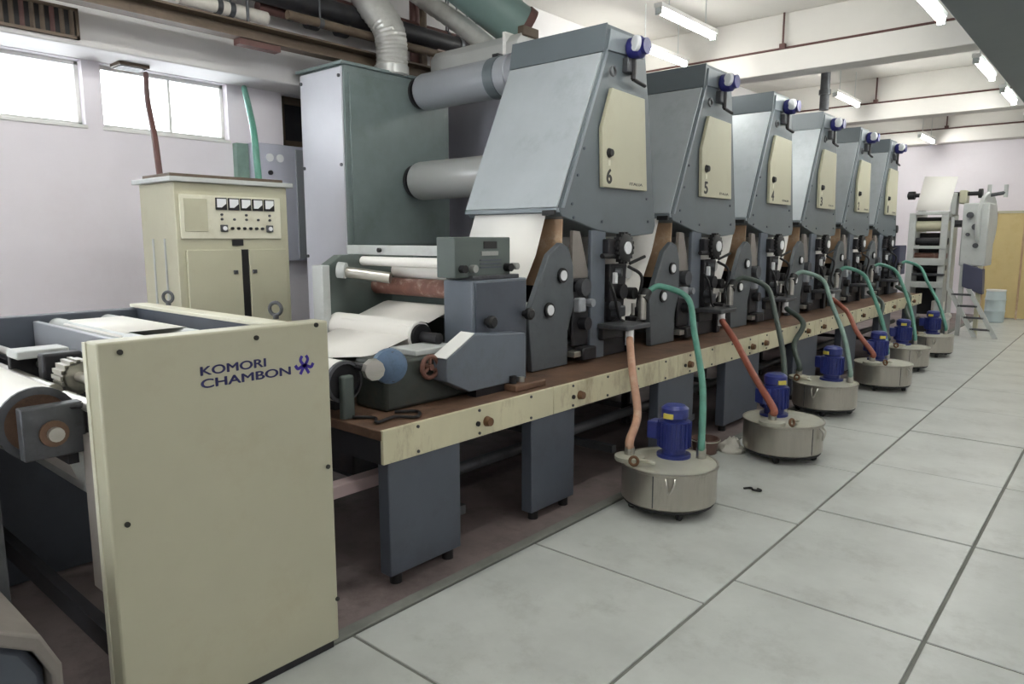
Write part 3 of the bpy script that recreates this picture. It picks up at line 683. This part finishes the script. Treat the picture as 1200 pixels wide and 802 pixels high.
# far side panel, cross members
bx(-3.88, -3.80, PY0, PY1, .0, 1.25).build('inner_panel', 'dgrey', inf, bev=.006)
bx(-3.80, IX - .09, PY1 - .06, PY1 - .0, 1.13, 1.262).build('cross_member', 'dgrey', inf, bev=.004)
bx(-3.86, IX - .09, PY1 - .07, PY1 + .02, 1.255, 1.272).build('end_cap_strip', 'cream_edge', inf, bev=.003)
bx(-3.80, IX - .09, 1.03, 1.055, 1.06, 1.225).build('cross_member', 'pipe', inf, bev=.004)
bx(-3.80, IX - .09, PY0 + .02, PY0 + .06, .25, .33).build('tie_bar', 'dark', inf)
bx(-3.80, IX - .09, PY1 - .1, PY1 - .04, .25, .33).build('tie_bar', 'dark', inf)
for px, py in ((197, 350), (323, 364)):
    q = at(px, py, Z=1.305)
    e_ = MB().torus((q.x, q.y, 1.312), (.5, -.8, 0), .026, .008, 20, 8); e_.cyl((q.x, q.y, 1.27), (q.x, q.y, 1.288), .012); e_.build('eye_bolt', 'iron', inf)
for y, z, rr in ((1.13, 1.19, .042), (1.35, 1.19, .042), (PY0 + .20, .68, .055)):
    cy((-3.80, y, z), (IX - .09, y, z), rr, n=20).build('roller', 'ltgrey', inf)
# near-end gearing: toothed collar, shaft, slide bars
gc = MB(); c0 = Vector((-2.72, PY0 + .09, 1.135))
gc.cyl(c0 + Vector((-.045, 0, 0)), c0 + Vector((.045, 0, 0)), .052, 24)
for k in range(16):
    t = 2 * PI * k / 16; gc.box(c0.x - .045, c0.x + .045, c0.y + .052 * math.cos(t) - .007, c0.y + .052 * math.cos(t) + .007, c0.z + .052 * math.sin(t) - .007, c0.z + .052 * math.sin(t) + .007)
gc.build('toothed_collar', 'steel', inf)
cy((-3.80, PY0 + .09, 1.135), (IX - .09, PY0 + .09, 1.135), .018, n=14).build('shaft', 'steel', inf)
cy((-3.80, PY0 + .0, 1.10), (IX - .40, PY0 + .0, 1.10), .028, n=14).build('slide_bar', 'steel', inf)
bx(-3.1, -2.98, PY0 - .01, PY0 + .16, 1.17, 1.20).build('slide_block', 'ltgrey', inf, bev=.005)
bx(-3.1, -3.07, PY0 - .01, PY0 + .16, 1.08, 1.17).build('slide_block', 'dark', inf, bev=.005)
bx(-2.9, -2.84, PY0 + .03, PY0 + .16, 1.06, 1.2).build('bearing_block', 'dark', inf, bev=.01)
cy((-2.6, PY0 + .02, 1.09), (-2.36, PY0 + .02, 1.09), .02, n=12).build('pin', 'steel', inf)
bx(-3.80, IX - .09, PY0 + .12, PY0 + .15, .85, 1.08).build('shield_plate', 'dark', inf)
bx(-2.42, -2.33, PY0 + .0, PY0 + .04, .5, 1.0).build('inner_post', 'warmgrey', inf)

# guide roller on a bracket in front of the infeed frame
gr = thing('guide_roller', 'white paper guide roller held by a dark square bracket', 'roller', (-2.9, .665, 1.04))
cy((-3.75, .665, 1.04), (-2.50, .665, 1.04), .112, n=36).build('roller_body', 'paper', gr)
MB().lathe([(.113, 0), (.113, .012), (.09, .012), (.09, 0)], (-2.50, .665, 1.04), (1, 0, 0), 32).build('end_ring', 'iron', gr)
cy((-2.505, .665, 1.04), (-2.494, .665, 1.04), .09, n=28).build('end_disc', 'rust', gr)
bx(-2.46, -2.41, .60, PY0 + .01, .945, 1.105).build('bracket', 'iron', gr, bev=.005)
cy((-2.5, .68, 1.02), (-2.38, .68, 1.02), .022, n=14).build('axle', 'steel', gr)
cy((-2.41, .68, 1.02), (-2.40, .68, 1.02), .04, n=16).build('axle_washer', 'rust', gr)
cy((-2.42, PY0 - .03, 1.09), (-2.36, PY0 + .06, 1.10), .008, n=8).build('locking_pin', 'dark', gr)
bx(-3.80, -3.72, .58, .76, 0, 1.12).build('post', 'dark', gr)
bx(-3.72, -2.46, PY0 - .03, PY0 + .0, .90, .96).build('cross_rail', 'dark', gr)

# unwind roll and its stand at the near end
un = thing('paper_roll', 'big white paper roll on the unwind stand', 'paper roll', (-3.1, .02, .27))
MB().lathe([(.05, 0), (.47, 0), (.475, .01), (.475, .69), (.47, .70), (.05, .70)], (-3.62, -.02, .72), (1, 0, 0), 48).build('roll', 'paper', un)
cy((-3.75, -.02, .72), (-2.55, -.02, .72), .045, n=18).build('core_shaft', 'iron', un)
us = thing('unwind_stand', 'grey rounded unwind stand casing holding the big paper roll', 'machine frame', (-2.7, -.2, 0))
MB().prism([(-.7, 0), (.36, 0), (.46, .06), (.50, .16), (.50, .50), (.46, .58), (.36, .64), (-.7, .90)], -2.46, -2.02).build('casing', 'dgrey', us, bev=.02)
MB().prism([(-.7, .905), (-.7, .94), (.37, .685), (.49, .615), (.53, .52), (.53, .42), (.505, .42), (.505, .50), (.47, .58), (.365, .645)], -2.5, -1.98).build('top_cover', 'warmgrey', us, bev=.008)
bx(-3.86, -3.72, -.5, .45, 0, .9).build('arm', 'dark', us, bev=.01)
bx(-2.62, -2.50, -.12, .08, 0, .82).build('arm', 'dark', us, bev=.01)
bx(-3.72, -2.46, -.4, -.3, .0, .12).build('tie_beam', 'dark', us)
bx(-2.6, -2.5, .50, .55, .0, 1.0).build('slide_post', 'iron', us)

# ---------------------------------------------------------------- tension section between infeed frame and first unit
ts = thing('tension_unit', 'web tension section of rollers on the near end of the press bed', 'machine', (-3.3, 2.6, TZ))
fpz = [(2.55, TZ), (2.60, 1.44), (2.70, 1.50), (3.3, 1.50), (3.3, TZ)]
MB().prism(fpz, -3.82, -3.74).build('side_frame', 'box_green', ts, bev=.006)
bx(-3.83, -3.72, 2.545, 2.60, TZ, 1.44).build('frame_edge', 'ltgrey', ts, bev=.005)
bx(-3.90, -2.95, 2.86, 2.92, 1.50, 1.56).build('cross_bar', 'ltgrey', ts, bev=.004)
cy((-3.55, 2.855, 1.53), (-3.55, 2.84, 1.53), .015, n=10).build('bar_bolt', 'black', ts)
cy((-3.74, 2.87, 1.46), (-2.95, 2.87, 1.46), .03, n=18).build('thin_roller', 'paper', ts)
cy((-3.74, 2.98, 1.30), (-2.98, 2.98, 1.30), .055, n=22).build('rusty_roller', 'rustroll', ts)
cy((-3.60, 3.03, 1.40), (-2.98, 3.03, 1.40), .05, n=22).build('white_roller', 'paper', ts)
cy((-3.72, 2.68, 1.40), (-3.46, 2.86, 1.36), .035, n=14).build('air_cylinder', 'steel', ts)
cy((-3.72, 2.66, 1.41), (-3.68, 2.69, 1.405), .05, n=14).build('cylinder_cap', 'ltgrey', ts)
bx(-3.74, -2.98, 3.1, 3.14, .9, 1.42).build('shield_plate', 'box_green', ts)
bx(-3.74, -2.98, 2.94, 2.98, TZ, 1.0).build('lower_plate', 'dark', ts)
br = MB().lathe([(.06, -.03), (.075, 0), (.085, .0), (.085, .90), (.07, .905), (.06, .89), (.05, .89)], (-3.88, 2.66, 1.06), (1, 0, 0), 32).build('tension_roller', 'paper', ts)
cy((-2.985, 2.66, 1.06), (-2.955, 2.66, 1.06), .07, n=24).build('roller_end', 'black', br)
cy((-2.96, 2.66, 1.06), (-2.82, 2.66, 1.06), .03, n=16).build('journal', 'dark', br)
lr = cy((-3.74, 2.02, .92), (-2.82, 2.02, .92), .10, n=30).build('lower_roller', 'paper', ts)
MB().lathe([(.102, 0), (.102, .02), (.088, .024), (.085, 0)], (-2.82, 2.02, .92), (1, 0, 0), 30).build('end_ring', 'iron', lr)
cy((-2.825, 2.02, .92), (-2.81, 2.02, .92), .085, n=24).build('end_disc', 'dark', lr)
bx(-2.81, -2.77, 1.985, 2.055, .62, .955).build('bracket_arm', 'box_green', ts, bev=.012)
bx(-3.8, -2.95, 2.06, 2.10, TZ, .90).build('web_guard', 'dark', ts)
# dark gearbox block with blue and rusty hand wheels
bx(-2.97, -2.72, 2.20, 2.80, TZ - .004, 1.0).build('gear_block', 'greasy', ts, bev=.02)
bx(-2.95, -2.74, 2.42, 2.72, 1.0, 1.03).build('block_lid', 'ltgrey', ts, bev=.005)
hw = MB().lathe([(.03, -.03), (.085, -.02), (.09, 0), (.085, .025), (.05, .05), (.02, .055)], (-2.70, 2.21, .985), (1, -.35, 0), 24).build('blue_hand_wheel', 'wheelblue', ts)
bx(-2.69, -2.665, 2.2, 2.225, .91, 1.06).build('wheel_spoke', 'dgrey', hw)
MB().lathe([(.04, 0), (.055, .015), (.05, .05), (.03, .055)], (-2.70, 2.10, .985), (1, -.3, 0), 10).build('star_knob', 'steel', ts)
cy((-2.95, 2.10, .985), (-2.70, 2.10, .985), .02, n=10).build('knob_shaft', 'dark', ts)
wh = MB().torus((-2.69, 2.47, .945), (1, 0, 0), .055, .012, 24, 8).build('rusty_hand_wheel', 'rustroll', ts)
sp = MB()
for k in range(3):
    t = PI / 2 + k * 2 * PI / 3; sp.cyl((-2.69, 2.47, .945), (-2.69, 2.47 + .055 * math.cos(t), .945 + .055 * math.sin(t)), .009, 8)
sp.cyl((-2.73, 2.47, .945), (-2.675, 2.47, .945), .016, 10); sp.build('wheel_spokes', 'rustroll', wh)
# curled black cable lying on the bed
tag(MB().tube(smooth_path([(-2.75, 2.02, .756), (-2.66, 2.08, .757), (-2.58, 2.03, .757), (-2.60, 2.15, .757), (-2.52, 2.22, .757), (-2.60, 2.30, .757), (-2.68, 2.22, .757)], 6), .008, 8).build('loose_cable', 'black'), 'short curled black cable lying on the rusty bed', 'cable')

# control housing in front of unit 6
cb = thing('control_housing', 'slate grey stepped control housing with black knobs in front of printing unit six', 'control box', (-2.85, 3.0, TZ))
mb_ = bx(-2.945, -2.72, 2.816, 3.285, TZ - .004, 1.372).build('main_box', 'box', cb, bev=.008)
bx(-2.722, -2.712, 2.84, 3.27, 1.02, 1.36).build('cover', 'dgrey', mb_, bev=.004)
bx(-2.97, -2.75, 2.86, 3.25, 1.372, 1.395).build('step_ledge', 'iron', cb, bev=.004)
ub = bx(-2.93, -2.785, 2.752, 3.21, 1.385, 1.61).build('upper_box', 'box_green', cb, bev=.006)
bx(-2.785, -2.781, 2.98, 3.09, 1.545, 1.585).build('name_plate', 'black', ub)
bx(-2.785, -2.780, 2.96, 3.10, 1.505, 1.53).build('maker_plate', 'plategrey', ub)
for z in (1.475, 1.455, 1.435): bx(-2.785, -2.781, 2.95, 3.13, z, z + .008).build('vent_slot', 'dgrey', ub)
for y in (2.80, 2.88): cy((-2.785, y, 1.435), (-2.75, y, 1.435), .022, n=14).build('knob', 'black' if y < 2.85 else 'plategrey', ub)
cy((-2.785, 3.17, 1.435), (-2.74, 3.17, 1.435), .024, n=14).build('knob', 'black', ub); cy((-2.785, 3.225, 1.44), (-2.74, 3.225, 1.44), .02, n=14).build('knob', 'plategrey', ub)
for y, z in ((2.92, 1.14), (3.25, 1.16)):
    MB().lathe([(.02, 0), (.02, .02), (.036, .03), (.036, .055), (.025, .065)], (-2.712, y, z), (1, 0, 0), 14).build('knob', 'black', mb_)
MB().prism([(2.51, .87), (2.515, .985), (2.72, 1.095), (3.14, 1.065), (3.14, .79), (2.68, .79)], -2.716, -2.61).build('wedge_cover', 'box', cb, bev=.006)
MB().prism([(2.512, .988), (2.718, 1.098), (2.722, 1.104), (2.508, .992)], -2.716, -2.612).build('wedge_top_strip', 'white', cb)
bx(-2.70, -2.63, 2.75, 3.1, TZ - .004, .79).build('wedge_foot', 'dark', cb)
hb = bx(-2.66, -2.54, 2.98, 3.25, TZ - .004, .785).build('hinge_block', 'rust', cb, bev=.008)
cy((-2.6, 3.02, .785), (-2.6, 3.02, .83), .022, n=12).build('hinge_bolt', 'black', hb); cy((-2.6, 3.09, .785), (-2.6, 3.09, .815), .022, n=12).build('hinge_bolt', 'steel', hb)

# ---------------------------------------------------------------- ink tanks
tanks = [(-1.985, 3.74), (-1.845, 5.21), (-2.06, 6.85), (-1.93, 8.36), (-2.04, 9.80), (-2.02, 11.22)]
def make_tank():
    r = thing('ink_tank', '', 'ink tank', (0, 0, 0)); RR = .28
    MB().lathe([(RR - .01, .065), (RR, .075), (RR, .2700), (RR + .008, .2750), (RR + .008, .2870), (RR - .004, .2870), (RR - .004, .2700)], (0, 0, 0), n=40).build('drum', 'tank', r)
    MB().lathe([(RR - .005, .2730), (RR - .005, .2850), (.10, .2910), (.02, .2920)], (0, 0, 0), n=36).build('lid', 'lid', r)
    b = MB(); b.torus((0, 0, .058), (0, 0, 1), RR - .02, .012, 32, 6); b.box(-.25, .25, -.02, .02, .045, .06); b.box(-.02, .02, -.25, .25, .045, .06); b.build('trolley_ring', 'black', r)
    for k in range(4):
        t = PI / 4 + k * PI / 2; c = Vector((.22 * math.cos(t), .22 * math.sin(t), .026))
        q = MB().cyl(c + Vector((-.012, 0, 0)), c + Vector((.012, 0, 0)), .026, 16).build('caster', 'black', r)
        bx(c.x - .02, c.x + .02, c.y - .012, c.y + .012, .028, .065).build('caster_fork', 'iron', q)
    # strap handle and weld seam
    t = math.radians(-62); d = Vector((math.cos(t), math.sin(t), 0)); s_ = Vector((-d.y, d.x, 0))
    MB().tube(smooth_path([d * RR + Vector((0, 0, .2650)) - s_ * .015, d * (RR + .025) + Vector((0, 0, .2350)) - s_ * .01, d * (RR + .02) + Vector((0, 0, .18)), d * (RR + .025) + Vector((0, 0, .2350)) + s_ * .03, d * RR + Vector((0, 0, .2650)) + s_ * .035], 6), .006, 8).build('handle', 'steel', r)
    t2 = math.radians(-80); d = Vector((math.cos(t2), math.sin(t2), 0)); s_ = Vector((-d.y, d.x, 0)); m_ = MB()
    m_.add([d * (RR + k) + s_ * q + Vector((0, 0, z)) for k in (-.004, .002) for q in (-.003, .003) for z in (.08, .2700)], [(0, 1, 3, 2), (4, 6, 7, 5), (0, 4, 5, 1), (2, 3, 7, 6), (0, 2, 6, 4), (1, 5, 7, 3)]); m_.build('seam', 'iron', r)
    # motor on the lid
    G = lambda z: .287 + (z - .352) * 1.2
    mo = MB().lathe([(q * 1.2, G(z)) for q, z in [(.085, .352), (.085, .37), (.06, .372), (.06, .40), (.078, .405), (.078, .54), (.06, .545), (.06, .555), (.068, .56), (.068, .605), (.05, .62), (.01, .622)]], (-.02, .09, 0), n=24).build('motor', 'blue', r)
    fi = MB()
    for k in range(20):
        t = 2 * PI * k / 20; c = Vector((-.02 + .0936 * math.cos(t), .09 + .0936 * math.sin(t))); e_ = Vector((math.cos(t), math.sin(t))) * .009; p_ = Vector((-e_.y, e_.x)) * .3
        fi.prism([tuple(c + p_), tuple(c + e_ + p_), tuple(c + e_ - p_), tuple(c - p_)], G(.41), G(.535), 'z')
    fi.build('cooling_fins', 'blue', mo)
    bx(-.17, -.10, .02, .12, G(.44), G(.53)).build('terminal_box', 'blue', mo, bev=.006)
    bx(-.05, .01, .002, .03, G(.56), G(.585)).build('name_plate', 'plateyel', mo)
    # filler neck with ring valve
    nk = MB().lathe([(.085, .2850), (.09, .2950), (.09, .3130), (.07, .3190), (.03, .3210)], (-.19, -.14, 0), n=20).build('filler_plate', 'lid', r)
    cy((-.19, -.14, .3150), (-.19, -.14, .3650), .03, n=14).build('filler_neck', 'steel', nk)
    MB().torus((-.10, -.24, .3200), (.3, -.9, .2), .024, .009, 18, 8).build('valve_ring', 'brass', nk)
    MB().tube([(-.10, -.22, .3200), (-.05, -.21, .3250), (.0, -.17, .3100)], .012, 8).build('valve_lever', 'lid', nk)
    cy((.12, .17, .2870), (.12, .17, .3450), .03, n=14).build('return_neck', 'steel', r)
    return r
t0 = make_tank(); tch = list(t0.children); rot = [0, R(55), R(-30), R(40), R(15), R(-10)]
for k, (x, y) in enumerate(tanks):
    t = t0 if k == 0 else t0.copy()
    if k:
        COL.objects.link(t)
        for c in tch: copy_child(c, t)
    t.location = (x, y, 0); t.rotation_euler = (0, 0, rot[k])
    t['label'] = 'round steel ink tank on casters with blue motor, standing by printing unit %s' % words[k]; t['group'] = 'ink tanks along the press'

def on_tank(k, lx, ly, z):
    c, s_ = math.cos(rot[k]), math.sin(rot[k]); return Vector((tanks[k][0] + c * lx - s_ * ly, tanks[k][1] + s_ * lx + c * ly, z))
supply = ['orange', 'redhose', 'dhose', 'redhose', 'dhose', 'dhose']; ret = ['teal', 'dhose', 'tealgrey', 'teal', 'teal', 'teal']
cname = {'orange': 'pinkish orange', 'redhose': 'rust red', 'dhose': 'dark green', 'teal': 'teal', 'tealgrey': 'pale grey-teal'}
for k in range(6):
    yk = UY + k * UP_
    a = Vector((UX + .21, yk + .56, .905)); b = on_tank(k, -.19, -.14, .36)
    mid = [a, Vector((max(-2.40, a.x * .7 + b.x * .3), a.y * .7 + b.y * .3, .775)), a * .35 + b * .65 + Vector((0, 0, .03)), b + Vector((0, 0, .05)), b]
    if k == 0: mid = [a, at(741, 434, X=-2.405), at(747, 485, X=-2.28), b + Vector((0, 0, .05)), b]
    h = thing('drain_hose', '%s hose draining from printing unit %s down to its ink tank' % (cname[supply[k]], words[k]), 'hose', tuple(b), 'hoses from the drip trays')
    MB().tube(smooth_path(mid, 10), .026, 12).build('hose', supply[k], h)
    MB().tube([a + Vector((0, 0, .002)), a + Vector((0, 0, -.05))], .031, 12).build('cuff', 'dialface', h)
    a = Vector((UX + .20, yk + .83, 1.225)); b = on_tank(k, .12, .17, .34)
    mid = [a, a + Vector((.06, .07, .03)), Vector((-2.42, a.y + .16, 1.17)), Vector((-2.26, a.y * .8 + b.y * .2 + .1, .95)), Vector((b.x * .6 - 2.26 * .4, a.y * .4 + b.y * .6 + .04, .66)), b + Vector((0, 0, .06)), b]
    h = thing('feed_hose', '%s hose arching from the ink tank up to printing unit %s' % (cname[ret[k]], words[k]), 'hose', tuple(b), 'hoses arching up to the printing units')
    MB().tube(smooth_path(mid, 10), .022, 12).build('hose', ret[k], h)
    MB().tube([b, b + Vector((0, 0, .05))], .027, 12).build('cuff', 'steel', h)

# ---------------------------------------------------------------- things on the floor
def crumple(c, r, h, seed, n=14, m=7):
    rnd = random.Random(seed); vs = [(c[0], c[1], c[2] + h)]; fs = []
    for j in range(1, m + 1):
        for i in range(n):
            t = 2 * PI * i / n; q = j / m; rr = r * q * rnd.uniform(.75, 1.2); z = h * max(0, (1 - q ** 1.6)) * rnd.uniform(.55, 1.25) if j < m else 0
            vs.append((c[0] + rr * math.cos(t), c[1] + rr * math.sin(t), c[2] + z + .002))
    for i in range(n): fs.append((0, 1 + i, 1 + (i + 1) % n))
    for j in range(m - 1):
        for i in range(n): a = 1 + j * n; fs.append((a + i, a + n + i, a + n + (i + 1) % n, a + (i + 1) % n))
    return MB().add(vs, fs)
p = at(857, 528, Z=0)
tag(crumple((p.x, p.y, 0), .12, .10, 3).build('rag', 'rag', solid=.004), 'crumpled off-white rag on the floor beside the second ink tank', 'rag')
p = at(826, 530, Z=0)
bk = thing('bucket', 'low brown plastic bucket on the floor between two ink tanks', 'bucket', (p.x, p.y, 0))
MB().lathe([(.06, .0), (.085, .0), (.10, .10), (.107, .105), (.107, .112), (.097, .112), (.082, .012), (.02, .012)], (p.x, p.y, 0), n=24).build('pail', 'bucket', bk)
MB().torus((p.x, p.y, .10), (0, 0, 1), .108, .005, 24, 6).build('rim', 'lid', bk)
p = at(882, 575, Z=0)
tag(MB().tube(smooth_path([(p.x - .05, p.y - .02, .008), (p.x - .02, p.y + .02, .008), (p.x + .01, p.y - .015, .010), (p.x + .05, p.y + .01, .008), (p.x + .02, p.y + .03, .008)], 6), .007, 8).build('wire_scrap', 'black'), 'small dark wire scrap lying on the pale floor slabs', 'scrap')
p = at(418, 562, X=-2.75)
tag(bx(-2.78, -2.70, 1.72, 2.6, .40, .46).build('white_batten', 'pinkfloor', bev=.004), 'pale pinkish batten lying across the bars under the press bed', 'batten')

# ---------------------------------------------------------------- rewinder at the far end
RY = 13.7
rw = thing('rewinder', 'pale grey rewinder stand with paper sheet, rollers and navy panel', 'machine', (-2.5, 14.2, 0))
def P(x, y, Y=RY): return at(x, y, Y=Y)
for px, m in ((1070, 'ltgrey'), (1108, 'ltgrey')):
    a = P(px, 250); bx(a.x - .05, a.x + .05, RY, RY + .9, 0, a.z).build('side_frame', m, rw, bev=.01)
xl_, xr_ = P(1070, 300).x, P(1108, 300).x
for py, h_, m in ((250, .05, 'ltgrey'), (290, .05, 'ltgrey'), (307, .12, 'ltgrey'), (322, .04, 'iron'), (334, .10, 'ltgrey')):
    a = P(1090, py); bx(xl_, xr_, RY - .02, RY + .08, a.z - h_ / 2, a.z + h_ / 2).build('cross_beam', m, rw, bev=.006)
for py, rr, m in ((265, .09, 'cream'), (257, .035, 'black'), (283, .06, 'dark'), (314, .05, 'dark'), (300, .05, 'rustroll')):
    a = P(1090, py); cy((xl_, RY + .12, a.z), (xr_, RY + .12, a.z), rr, n=20).build('roller', m, rw)
bx(xl_, xr_, RY + .4, RY + .45, .3, 1.7).build('shield_plate', 'dark', rw)
# sloping paper sheet
c4 = [P(1084, 207, RY + .35), P(1123, 207, RY + .35), P(1112, 247, RY - .02), P(1073, 247, RY - .02)]
MB().add(c4, [(0, 1, 2, 3)]).build('paper_sheet', 'paper', rw, solid=.004)
a, b = P(1060, 229, RY + .2), P(1146, 225, RY + .2)
cy((a.x, RY + .42, a.z), (b.x, RY + .42, a.z), .035, n=14).build('spindle', 'dark', rw)
cy((P(1142, 226).x, RY + .42, a.z), (b.x + .04, RY + .42, a.z), .075, n=18).build('spindle_chuck', 'black', rw)
cy((P(1058, 226).x, RY + .42, a.z), (P(1066, 226).x, RY + .42, a.z), .07, n=18).build('spindle_chuck', 'black', rw)
a0, a1 = P(1119, 240), P(1128, 240); bx(a0.x, a1.x, RY + .3, RY + .6, P(1120, 238).z, P(1120, 222).z).build('brake', 'cream', rw, bev=.02)
for x in (xl_, xr_): bx(x - .04, x + .04, RY + .3, RY + .55, P(1090, 252).z, P(1090, 226).z).build('spindle_arm', 'ltgrey', rw, bev=.01)
# pale control side with the ring disc
q0, q1 = P(1128, 240), P(1152, 320)
bx(q0.x, q1.x, RY + .1, RY + .8, P(1128, 312).z, P(1128, 238).z).build('gear_case', 'ltgrey', rw, bev=.02)
for px, py, rr in ((1142, 266, .05), (1142, 288, .04), (1133, 275, .03), (1136, 252, .05)):
    a = P(px, py); cy((a.x, RY + .1, a.z), (a.x, RY + .06, a.z), rr, n=16).build('gear_cap', 'iron', rw)
np_ = [P(1128, 309), P(1151, 316), P(1150, 346), P(1126, 336)]
MB().prism([(v.x, v.z) for v in np_], RY + .05, RY + .3, 'y').build('navy_panel', 'navy', rw, bev=.01)
a = P(1156, 262, RY + .5); MB().lathe([(.30, -.03), (.50, -.03), (.52, 0), (.50, .03), (.30, .03), (.28, 0)], (a.x, RY + .5, a.z), (1, -.12, 0), 36).build('ring_disc', 'ltgrey', rw)
cy((a.x - .5, RY + .5, a.z), (a.x + .08, RY + .5, a.z), .06, n=16).build('disc_shaft', 'iron', rw)
a, b = P(1150, 228), P(1174, 224); cy((a.x, RY + .5, a.z), (b.x, RY + .5, b.z), .03, n=12).build('tension_arm', 'iron', rw)
for q in (P(1154, 222), P(1174, 222)): cy((q.x, RY + .5, q.z - .1), (q.x, RY + .5, q.z + .1), .03, n=12).build('tension_peg', 'ltgrey', rw)
bx(q0.x + .03, q0.x + .09, RY + .1, RY + .2, 0, P(1128, 312).z).build('case_leg', 'ltgrey', rw); bx(q1.x - .09, q1.x - .03, RY + .1, RY + .2, 0, P(1128, 312).z).build('case_leg', 'cream', rw)
bx(xl_ + .3, xr_ - .0, RY + .15, RY + .3, .38, .56).build('paper_bundle', 'paper', rw, bev=.02)
for k in range(2): cy((xl_ + .38 + k * .16, RY + .1, .30), (xl_ + .38 + k * .16, RY + .3, .30), .06, n=14).build('core_tube', 'paper', rw)
bx(xl_ + .05, xr_, RY + .1, RY + .5, .0, .24).build('floor_plate', 'dark', rw)
# sloping steps
st = thing('step_ladder', 'sloping grey metal steps leaning on the rewinder', 'ladder', (-2.1, 13.5, 0))
s0, s1 = P(1112, 338, RY - .1), at(1140, 390, Z=0)
for dx in (0, .28):
    a = Vector((s0.x + dx, RY - .12, s0.z)); b = Vector((s0.x + dx + .42, RY - .12, 0.02)); m_ = MB()
    m_.add([Vector((q.x + o, q.y + yy, q.z)) for q in (a, b) for o in (-.035, .035) for yy in (-.03, .03)], [(0, 1, 3, 2), (4, 6, 7, 5), (0, 4, 5, 1), (2, 3, 7, 6), (0, 2, 6, 4), (1, 5, 7, 3)]); m_.build('stringer', 'ltgrey', st)
for k in range(4):
    t = (k + .5) / 4.3; z = s0.z * (1 - t); x = s0.x + .42 * t; bx(x, x + .28, RY - .15, RY - .09, z - .015, z + .015).build('tread', 'iron', st)
cy((s0.x - .02, RY - .12, s0.z), (s0.x - .02, RY - .12, 1.95), .022, n=10).build('handrail', 'ltgrey', st)

# dark delivery section just before the rewinder
ds = thing('delivery_section', 'dark slate delivery section between printing unit one and the rewinder', 'machine', (-3.2, 12.4, TZ))
bx(-3.75, -2.80, 12.15, 12.7, TZ, 1.45).build('body', 'dgrey', ds, bev=.015)
bx(-2.80, -2.7, 12.2, 12.6, 1.05, 1.5).build('control_box', 'navy', ds, bev=.01)
bx(-3.7, -2.9, 12.6, 12.66, 1.45, 2.1).build('mast', 'dark', ds)
for k in range(4): cy((-2.80, 12.25 + k * .12, .9), (-2.74, 12.25 + k * .12, .9), .035, n=12).build('adjuster_knob', 'steel' if k % 2 else 'black', ds)
cy((-3.75, 12.61, 1.75), (-2.85, 12.61, 1.75), .06, n=16).build('roller', 'dark', ds)
for x in (-3.7, -2.9): bx(x - .03, x + .03, 12.58, 12.64, 1.45, 1.8).build('roller_arm', 'iron', ds)

# ochre partition and pale drum by the end wall
pt = thing('partition', 'ochre board partition in front of the end wall', 'partition', (-1.0, 17.4, 0))
for i in range(5):
    x = -2.28 + i * .62; bx(x, x + .60, 17.36, 17.40, .02, 2.1).build('board', 'yellow', pt, bev=.005)
for i in range(6): x = -2.30 + i * .62; bx(x, x + .035, 17.345, 17.42, 0, 2.14).build('batten', 'tan', pt)
bx(-2.30, .83, 17.345, 17.42, 2.10, 2.15).build('top_rail', 'cream', pt)
bx(-2.2, -2.12, 17.32, 17.345, 1.95, 2.12).build('lock_box', 'redhose', pt)
dr = thing('plastic_drum', 'pale blue plastic drum standing before the ochre partition', 'drum', (-1.93, 16.55, 0))
MB().lathe([(.15, 0), (.165, .02), (.17, .2), (.178, .22), (.17, .24), (.17, .42), (.178, .44), (.17, .46), (.16, .6), (.12, .63)], (-1.93, 16.55, 0), n=28).build('barrel', 'drum', dr)
MB().lathe([(.165, .60), (.17, .615), (.165, .63), (.02, .635)], (-1.93, 16.55, 0), n=28).build('drum_lid', 'white', dr)
